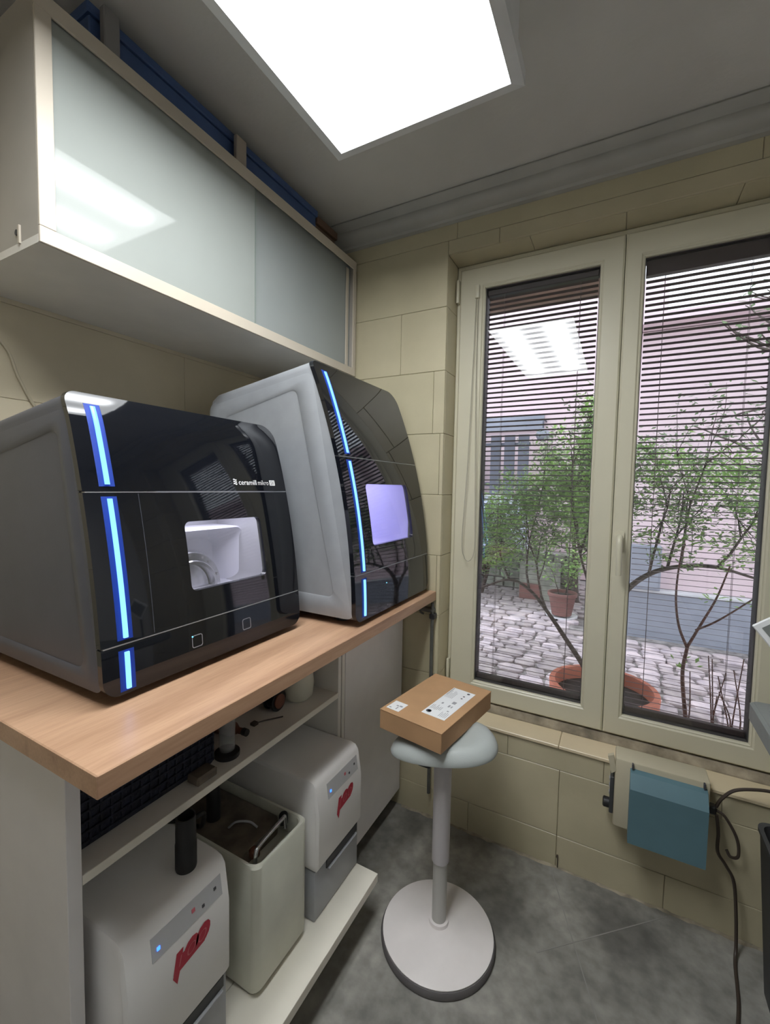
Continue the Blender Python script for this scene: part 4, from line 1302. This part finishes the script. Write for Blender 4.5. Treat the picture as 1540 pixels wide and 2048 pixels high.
# ------------------------------------------------------------------ right edge: bench top, bin, framed card
t = thing('side_bench', 'grey bench top with rounded corner cut off by the photo edge', 'bench', (2.0, -0.9, 0))
b = NB()
lo = rrect(1.742, XR - 0.003, -2.2, -0.30, [0.03, 0.03, 0.03, 0.03], 5)
loft(b, [[(u, v, z) for u, v in rrect(1.724 + i, XR - 0.003, -2.2 + i, -0.30 - i, 0.012, 5)] for i, z in ((0.012, 0.815), (0.0, 0.825), (0.0, 0.862), (0.006, 0.868))])
obj('bench_top', fixn(b), M['bench_top'], t, smooth=True)
for (xx, yy) in ((2.26, -0.42), (2.26, -2.1)):
    obj('leg', bx(xx, xx + 0.04, yy, yy + 0.04, 0.0, 0.8148), M['unit_dark'], t)
obj('side_rail', bx(2.26, 2.30, -2.06, -0.42, 0.70, 0.76), M['unit_dark'], t)
t = thing('waste_bin', 'dark grey bin beside the hanging cable under the right end of the window', 'bin', (1.95, -0.2, 0))
b = NB()
lp = lambda d, z: [(u, v, z) for u, v in rrect(1.805 + d, 2.20 - d, -0.43 + d, -0.085 - d, 0.03, 5)]
loft(b, [lp(0.03, 0.0), lp(0.004, 0.43), lp(0.0, 0.435), lp(0.0, 0.445), lp(0.010, 0.445), lp(0.035, 0.02)], True, True, True)
obj('bin_body', fixn(b), M['bench_dark'], t, smooth=True)
t = thing('card_holder', 'white framed card tilted on the bench at the photo edge', 'card', (1.77, -0.42, 0.868))
b = NB()
def ch_(u, v, w): # tilted square standing on its corner holder
    a = math.radians(38)
    return (1.772 + (u * math.cos(a) - v * math.sin(a)), -0.42 + w, 1.075 + (u * math.sin(a) + v * math.cos(a)))
box(b, -0.060, 0.060, -0.050, 0.050, 0.0, 0.006, bev=0.002); mapbm(b, lambda x, y, z: ch_(x, y, z))
obj('frame', b, M['label'], t)
b = NB(); box(b, -0.048, 0.048, -0.038, 0.038, -0.001, 0.0005); mapbm(b, lambda x, y, z: ch_(x, y, z))
obj('card_face', b, M['bench_top'], t)
b = NB(); tube(b, [(1.772, -0.412, 0.868), (1.772, -0.412, 1.060)], 0.004, 8); box(b, 1.745, 1.80, -0.44, -0.38, 0.8682, 0.874)
obj('stand', b, M['unit_dark'], t)

# ------------------------------------------------------------------ outdoors
gr = obj('ground', bx(-5, 7, 0.29, 12, -0.12, -0.018), M['joint'], kind='structure')
def stone_bm(pts, z0, h):
    b = NB()
    c = sum((Vector(p) for p in pts), Vector((0, 0))) / len(pts)
    ins = [Vector(p) + (c - Vector(p)) * 0.10 for p in pts]
    loft(b, [[(p[0], p[1], z0) for p in pts], [(p[0], p[1], z0 + h - 0.006) for p in pts], [(p.x, p.y, z0 + h) for p in ins]], True, False, True)
    return fixn(b)
rs_ = random.Random(11)
cells = []
y = 0.31
while y < 5.2:
    h = rs_.uniform(0.095, 0.15)
    x = -2.0 + rs_.uniform(0, .15)
    while x < 3.2:
        w = rs_.uniform(0.11, 0.23)
        c = Vector((x + w / 2, y + h / 2))
        q = []
        for (u, v) in ((-.5, -.2), (-.32, -.5), (.30, -.5), (.5, -.25), (.5, .22), (.33, .5), (-.28, .5), (-.5, .25)):
            q.append(Vector((c.x + u * (w - 0.016) + rs_.uniform(-.008, .008), c.y + v * (h - 0.014) + rs_.uniform(-.007, .007))))
        if not (c.y > 2.98 and c.x > 1.12) and not (1.50 < c.x < 2.1 and 0.85 < c.y < 1.36): cells.append((c, q))
        x += w
    y += h
def visible(c):   # seen through either sash
    d = (c.y + 1.631)
    xw = 1.4263 + (c.x - 1.4263) * 1.75 / d
    return 0.82 < xw < 1.95 and c.y < 5
vis = sorted([c for c in cells if visible(c[0])], key=lambda c: c[0].y)
rest = [c for c in cells if not visible(c[0])] + vis[270:]
for c, q in vis[:270]:
    obj('paving_stone', stone_bm([tuple(p) for p in q], -0.02, 0.018 + rs_.uniform(0, 0.014)), M['stone'], gr)
b = NB()
for c, q in rest:
    s = stone_bm([tuple(p) for p in q], -0.02, 0.018 + rs_.uniform(0, 0.014))
    me = bpy.data.meshes.new('tmp'); s.to_mesh(me); s.free(); b.from_mesh(me); bpy.data.meshes.remove(me)
o = obj('paving_far', b, M['stone'], gr, kind='stuff')

obj('concrete_slab', bx(1.52, 2.08, 0.90, 1.33, -0.02, 0.006, bev=0.004), M['plinth'], gr)
# pink house with plinth
t = thing('pink_house', 'pale pink rendered house wall with grey plinth across the courtyard', 'house', (3, 3.3, 0))
obj('wall', bx(1.28, 7, 3.20, 3.45, 0.0, 2.85), M['pink_wall'], t)
obj('plinth', bx(1.28, 7, 3.10, 3.199, -0.018, 0.425), M['plinth'], t)
obj('plinth_cap', bx(1.27, 7, 3.085, 3.199, 0.4255, 0.450, bev=0.004), M['plinth_cap'], t)
b = NB(); tube(b, [(2.62, 3.17, 0.46), (2.62, 3.17, 2.85)], 0.035, 12)
obj('downpipe', b, mat('pink_pipe', (0.52, 0.40, 0.43), 0.6), t, smooth=True)
obj('eave', bx(1.20, 7, 2.98, 3.5, 2.86, 2.95), M['pink_wall'], t)
t = thing('meter_box', 'grey-blue meter cabinet on the pink wall above the plinth', 'meter box', (1.63, 3.15, 0.45))
obj('cabinet_body', bx(1.47, 1.790, 3.06, 3.196, 0.4505, 0.862, bev=0.006), M['plinth'], t)
obj('cabinet_door', bx(1.485, 1.775, 3.052, 3.0595, 0.470, 0.845, bev=0.003), M['plinth'], t)

t = thing('garden_house', 'farther pale pink building with a fence and blue-white wall behind the shrub', 'house', (0, 5.6, 0))
obj('wall', bx(-5, 1.9, 5.6, 5.9, 0, 4.3), M['pink_wall'], t)
obj('band', bx(-5, 0.34, 5.54, 5.599, 2.30, 2.52), M['plinth'], t)
t = thing('pale_wall', 'low pale blue-white wall below the grey board fence', 'wall', (-0.5, 5, 0))
obj('wall_body', bx(-2.6, 0.235, 4.96, 5.20, 0, 1.245), M['lav_wall'], t)
obj('wall_cap', bx(-2.62, 0.25, 4.93, 5.23, 1.2455, 1.275, bev=0.004), M['plinth_cap'], t)
t = thing('board_fence', 'grey fence of upright boards standing on the pale wall', 'fence', (-0.5, 5.1, 1.276))
for k in range(12):
    x = 0.20 - k * 0.205
    if k == 3: x -= 0.05
    obj('board', bx(x - 0.135, x + 0.02, 5.05, 5.075, 1.2765, 2.17, bev=0.003), M['board'], t)
obj('rail', bx(-2.5, 0.23, 5.08, 5.11, 1.40, 1.46), M['board'], t)
obj('rail', bx(-2.5, 0.23, 5.08, 5.11, 2.0, 2.06), M['board'], t)
t = thing('wall_lantern', 'round blue-grey lantern hanging from an arm on the far pink wall', 'lantern', (0.36, 5.3, 2.0))
b = NB(); lathe(b, [(0.02, 0), (0.075, 0.03), (0.105, 0.09), (0.09, 0.15), (0.04, 0.185), (0.012, 0.20)], 0.37, 5.30, 2.08, 24)
obj('globe', b, M['plinth'], t, smooth=True)
b = NB(); tube(b, spline([(0.37, 5.30, 2.28), (0.37, 5.30, 2.38), (0.37, 5.40, 2.42), (0.37, 5.598, 2.42)], 6), 0.012, 8)
obj('arm', b, M['board'], t, smooth=True)

# rough low stone wall
t = thing('stone_wall', 'low rough grey-green stone wall at the back of the courtyard', 'wall', (0.2, 4.5, 0))
obj('core', bx(-1.9, 1.0, 4.50, 4.85, 0, 0.50), M['joint'], t)
for r in range(4):
    x = -1.9 + rs_.uniform(0, .1)
    while x < 0.95:
        w = rs_.uniform(0.12, 0.24)
        z0 = 0.005 + r * 0.132
        obj('stone', bx(x, min(x + w - 0.012, 1.0), 4.455 + rs_.uniform(-.012, .012), 4.505, z0, z0 + 0.12, bev=0.014), M['wall_stone'], t)
        x += w
t = thing('planter_box', 'square grey planter with brown front by the stone wall', 'planter', (0.55, 4.1, 0))
obj('box_body', bx(0.36, 0.80, 3.95, 4.38, -0.004, 0.42, bev=0.01), M['wall_stone'], t)
obj('front_board', bx(0.37, 0.62, 3.925, 3.949, 0.0, 0.20, bev=0.004), M['brown_pot'], t)

def leaf_cloud(bm, centers, n, size, rad, rnd, flat=0.7):
    for k in range(n):
        c = Vector(rnd.choice(centers))
        while True:
            d = Vector((rnd.uniform(-1, 1), rnd.uniform(-1, 1), rnd.uniform(-1, 1)))
            if d.length <= 1: break
        p = c + Vector((d.x * rad, d.y * rad, d.z * rad * flat))
        a = Vector((rnd.uniform(-1, 1), rnd.uniform(-1, 1), rnd.uniform(-.5, .5))).normalized()
        b_ = a.cross(Vector((rnd.uniform(-.5, .5), rnd.uniform(-.5, .5), 1))).normalized()
        s = size * rnd.uniform(0.7, 1.3)
        vs = [bm.verts.new(p + a * s), bm.verts.new(p + b_ * s * .45), bm.verts.new(p - a * s), bm.verts.new(p - b_ * s * .45)]
        bm.faces.new(vs)

def branchy(bm, start, dirv, length, r, depth, rnd, tips, spread=0.7, lift=0.15):
    p = Vector(start); d = Vector(dirv).normalized()
    pts = [p.copy()]
    n = 5
    for i in range(n):
        d = (d + Vector((rnd.uniform(-.18, .18), rnd.uniform(-.18, .18), rnd.uniform(-.12, .18)))).normalized()
        p = p + d * length / n
        pts.append(p.copy())
        if depth > 0 and i >= 1 and rnd.random() < 0.75:
            nd = (d + Vector((rnd.uniform(-1, 1) * spread, rnd.uniform(-1, 1) * spread, rnd.uniform(-.3, .8) * spread))).normalized()
            branchy(bm, p, nd, length * rnd.uniform(.45, .7), r * 0.5, depth - 1, rnd, tips, spread, lift)
    tube(bm, pts, r, 5, r * 0.35, caps=False)
    if depth <= 1: tips += [tuple(q) for q in pts[2:]]

def pot(name, label, cx, cy, zb, zt, r, m, rimh=0.05, group=None):
    t = thing(name, label, 'pot', (cx, cy, zb), group)
    H = zt - zb
    b = NB(); lathe(b, [(r * 0.66, 0), (r * 0.90, H - rimh), (r * 0.98, H - rimh + 0.002), (r, H - 0.008), (r * 0.985, H), (r * 0.89, H), (r * 0.87, H - rimh * 0.9)], cx, cy, zb, 44, cap1=False)
    obj('pot_body', b, M[m], t, smooth=True)
    b = NB(); lathe(b, [(r * 0.868, 0.0), (r * 0.5, 0.012), (0.01, 0.016)], cx, cy, zt - rimh * 0.9, 36)
    obj('soil', b, M['soil'], t, smooth=True)
    return t
pot('terracotta_pot', 'wide orange terracotta pot with the forked shrub outside the window', 1.390, 0.885, -0.004, 0.350, 0.262, 'terra', 0.075)
rnd = random.Random(5)
t = thing('forked_shrub', 'forked shrub with fresh green leaves growing from the orange pot', 'shrub', (1.37, 0.88, 0.30))
b = NB(); tips = []
B0 = Vector((1.36, 0.90, 0.29))
# left limb: measured run of the trunk through the left sash
left = spline([B0, (1.30, 0.93, 0.40), (1.20, 0.98, 0.52), (1.08, 1.03, 0.66), (0.97, 1.08, 0.76), (0.84, 1.12, 0.80), (0.66, 1.16, 0.72)], 5)
tube(b, left, 0.016, 7, 0.006)
left2 = spline([B0, (1.335, 0.98, 0.46), (1.335, 1.02, 0.62), (1.30, 1.08, 0.80), (1.24, 1.10, 1.0), (1.20, 1.1, 1.2)], 5)
tube(b, left2, 0.011, 7, 0.005)
right = spline([B0 + Vector((0.02, 0, 0)), (1.40, 0.93, 0.48), (1.42, 0.96, 0.66), (1.47, 1.0, 0.82), (1.58, 1.04, 0.93), (1.72, 1.08, 0.98), (1.88, 1.12, 0.985), (2.05, 1.15, 0.94)], 5)
tube(b, right, 0.022, 7, 0.006)
right2 = spline([(1.43, 0.965, 0.70), (1.41, 1.05, 0.86), (1.30, 1.10, 1.0), (1.22, 1.15, 1.05)], 5)
tube(b, right2, 0.013, 7, 0.005)
for (p, d, l) in (((0.97, 1.08, 0.76), (-.3, 0.1, 1), 0.50), ((1.08, 1.03, 0.66), (-.5, 0, .9), 0.45), ((0.84, 1.12, 0.80), (-.4, .2, .6), 0.40), ((1.24, 1.10, 1.0), (-.3, .2, 1), 0.45), ((1.24, 1.10, 1.0), (.25, .1, 1), 0.45),
                  ((1.20, 1.1, 1.2), (-.2, .1, 1), 0.40), ((1.58, 1.04, 0.93), (.02, .05, 1), 0.45), ((1.66, 1.06, 0.96), (.2, .1, 1), 0.45), ((1.72, 1.08, 0.98), (.15, .1, 1), 0.55), ((1.88, 1.12, 0.985), (.5, .1, .8), 0.45),
                  ((1.47, 1.0, 0.82), (-.1, .2, 1), 0.55), ((1.41, 1.05, 0.86), (.1, .2, 1), 0.60), ((1.30, 1.10, 1.0), (0, .2, 1), 0.50)):
    branchy(b, p, d, l, 0.008, 2, rnd, tips)
obj('trunk', b, M['bark'], t, smooth=True)
vol = []
for k in range(420):
    x = rnd.uniform(1.22, 2.35)
    top = 1.66 - 0.17 * (x - 1.35) + rnd.uniform(-.10, .08)
    z_ = top - abs(rnd.gauss(0, 0.26))
    if z_ > 1.0: vol.append((x, rnd.uniform(0.85, 1.5), z_))
for k in range(420):
    x = rnd.uniform(0.62, 1.34)
    top = 1.30 + 0.50 * (x - 0.62) + rnd.uniform(-.12, .06)
    z_ = top - abs(rnd.gauss(0, 0.24))
    if z_ > 0.86: vol.append((x, rnd.uniform(0.85, 1.5), z_))
b = NB()
for q in rnd.sample(vol, 330):     # fine twigs that carry the leaves
    p0 = min(tips, key=lambda t_: (Vector(t_) - Vector(q)).length)
    m_ = (Vector(p0) + Vector(q)) / 2 + Vector((rnd.uniform(-.03, .03), 0, -0.02))
    tube(b, [p0, m_, q], 0.0022, 4, 0.0012, caps=False)
obj('twigs', b, M['bark'], t, kind='stuff')
b = NB()
leaf_cloud(b, vol, 15000, 0.0155, 0.065, rnd)
obj('foliage', b, M['leaf'], t, kind='stuff')
b = NB()
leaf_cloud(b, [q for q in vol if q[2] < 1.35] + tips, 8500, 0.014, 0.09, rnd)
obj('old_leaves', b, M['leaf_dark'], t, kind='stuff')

pot('terracotta_pot', 'dull brown terracotta pot with bare stems outside the sash with handle', 1.775, 0.62, -0.004, 0.300, 0.205, 'terra_dull', 0.05)
t = thing('bare_sapling', 'thin forked sapling with reddish stems in the dull brown pot', 'plant', (1.76, 0.62, 0.26))
b = NB(); tips2 = []
tube(b, spline([(1.735, 0.60, 0.26), (1.715, 0.60, 0.42), (1.700, 0.62, 0.58), (1.715, 0.64, 0.70)], 5), 0.009, 7, 0.007)
tube(b, spline([(1.713, 0.64, 0.69), (1.680, 0.65, 0.78), (1.665, 0.66, 0.90), (1.672, 0.67, 1.05), (1.69, 0.68, 1.14)], 5), 0.006, 6, 0.003)
tube(b, spline([(1.713, 0.64, 0.69), (1.76, 0.65, 0.80), (1.81, 0.66, 0.92), (1.85, 0.67, 1.06)], 5), 0.006, 6, 0.003)
tube(b, spline([(1.740, 0.645, 0.77), (1.80, 0.65, 0.81), (1.86, 0.66, 0.86), (1.95, 0.66, 0.95)], 5), 0.0045, 6, 0.003)
for k in range(9):
    x = 1.78 + rnd.uniform(-.07, .15); y = 0.60 + rnd.uniform(-.08, .10)
    tube(b, spline([(x, y, 0.26), (x + rnd.uniform(-.03, .03), y, 0.40), (x + rnd.uniform(-.06, .06), y + .02, 0.50 + rnd.uniform(0, .22))], 4), 0.004, 5, 0.002)
obj('stems', b, M['bark_red'], t, smooth=True)
b = NB(); leaf_cloud(b, [(1.69, 0.68, 1.12), (1.85, 0.67, 1.05), (1.80, 0.66, 0.92), (1.90, 0.66, 0.91), (1.71, .66, .62)], 70, 0.014, 0.06, rnd)
obj('foliage', b, M['leaf'], t, kind='stuff')

t = pot('brown_pot', 'small brown pot with white saucer and leafy plant in the courtyard', 0.93, 3.35, 0.03, 0.27, 0.15, 'brown_pot', 0.04)
b = NB(); lathe(b, [(0.11, 0), (0.158, 0.012), (0.160, 0.030), (0.150, 0.030), (0.11, 0.010)], 0.93, 3.35, 0.0, 32)
obj('saucer', b, M['label'], t, smooth=True)
t2 = thing('potted_plant', 'small leafy plant growing in the brown pot with white saucer', 'plant', (0.93, 3.35, 0.24))
b = NB(); tp = []
for k in range(5): branchy(b, (0.93 + rnd.uniform(-.05, .05), 3.35, 0.245), (rnd.uniform(-.5, .5), rnd.uniform(-.5, .5), 1), 0.34, 0.006, 1, rnd, tp)
obj('stems', b, M['bark'], t2)
b = NB(); leaf_cloud(b, tp, 420, 0.022, 0.07, rnd)
obj('foliage', b, M['leaf'], t2, kind='stuff')

# taller greenery in the back and the dark tree at the upper right
def tree(name, label, base, h, n, size, rad, seed, lm, spread, lean=(0, 0, 1), trunk_r=0.03):
    rn = random.Random(seed)
    t = thing(name, label, 'tree', base)
    b = NB(); tp = []
    top = Vector(base) + Vector(lean).normalized() * h
    mid = Vector(base).lerp(top, .5) + Vector((rn.uniform(-.1, .1), 0, 0))
    pts = spline([base, tuple(mid), tuple(top)], 6)
    tube(b, pts, trunk_r, 7, trunk_r * .3)
    for q in pts[3:]:
        for k in range(3):
            branchy(b, q, (rn.uniform(-1, 1), rn.uniform(-1, 1), rn.uniform(-.2, .8)), spread, trunk_r * .35, 1, rn, tp)
    obj('trunk', b, M['bark'], t)
    b = NB(); leaf_cloud(b, tp, n, size, rad, rn)
    obj('foliage', b, M[lm], t, kind='stuff')
tree('green_bush', 'tall green bush behind the forked shrub by the pink house corner', (1.02, 4.1, 0.0), 2.0, 5200, 0.036, 0.17, 21, 'leaf', 0.38)
tree('low_bush', 'low dull green bush before the pale blue-white wall', (-0.12, 3.95, 0.0), 0.85, 3600, 0.030, 0.17, 22, 'leaf_dark', 0.36)
tree('dark_tree', 'dark leafless twiggy tree at the top of the sash with the handle', (2.74, 2.15, -0.01), 3.6, 900, 0.030, 0.14, 23, 'leaf_dark', 0.60, (-.06, 0, 1), 0.055)

# wooden eave close outside, above the left sash
t = thing('wooden_eave', 'brown wooden eave boards outside above the sash without a handle', 'eave', (0.7, 0.9, 2.7))
for k in range(6):
    obj('board', bx(0.10, 1.42, 0.2805 + k * 0.16, 0.2805 + k * 0.16 + 0.155, 2.62, 2.645, bev=0.003), M['eave'], t)
obj('beam', bx(0.10, 1.42, 1.26, 1.34, 2.52, 2.645, bev=0.004), M['eave'], t)
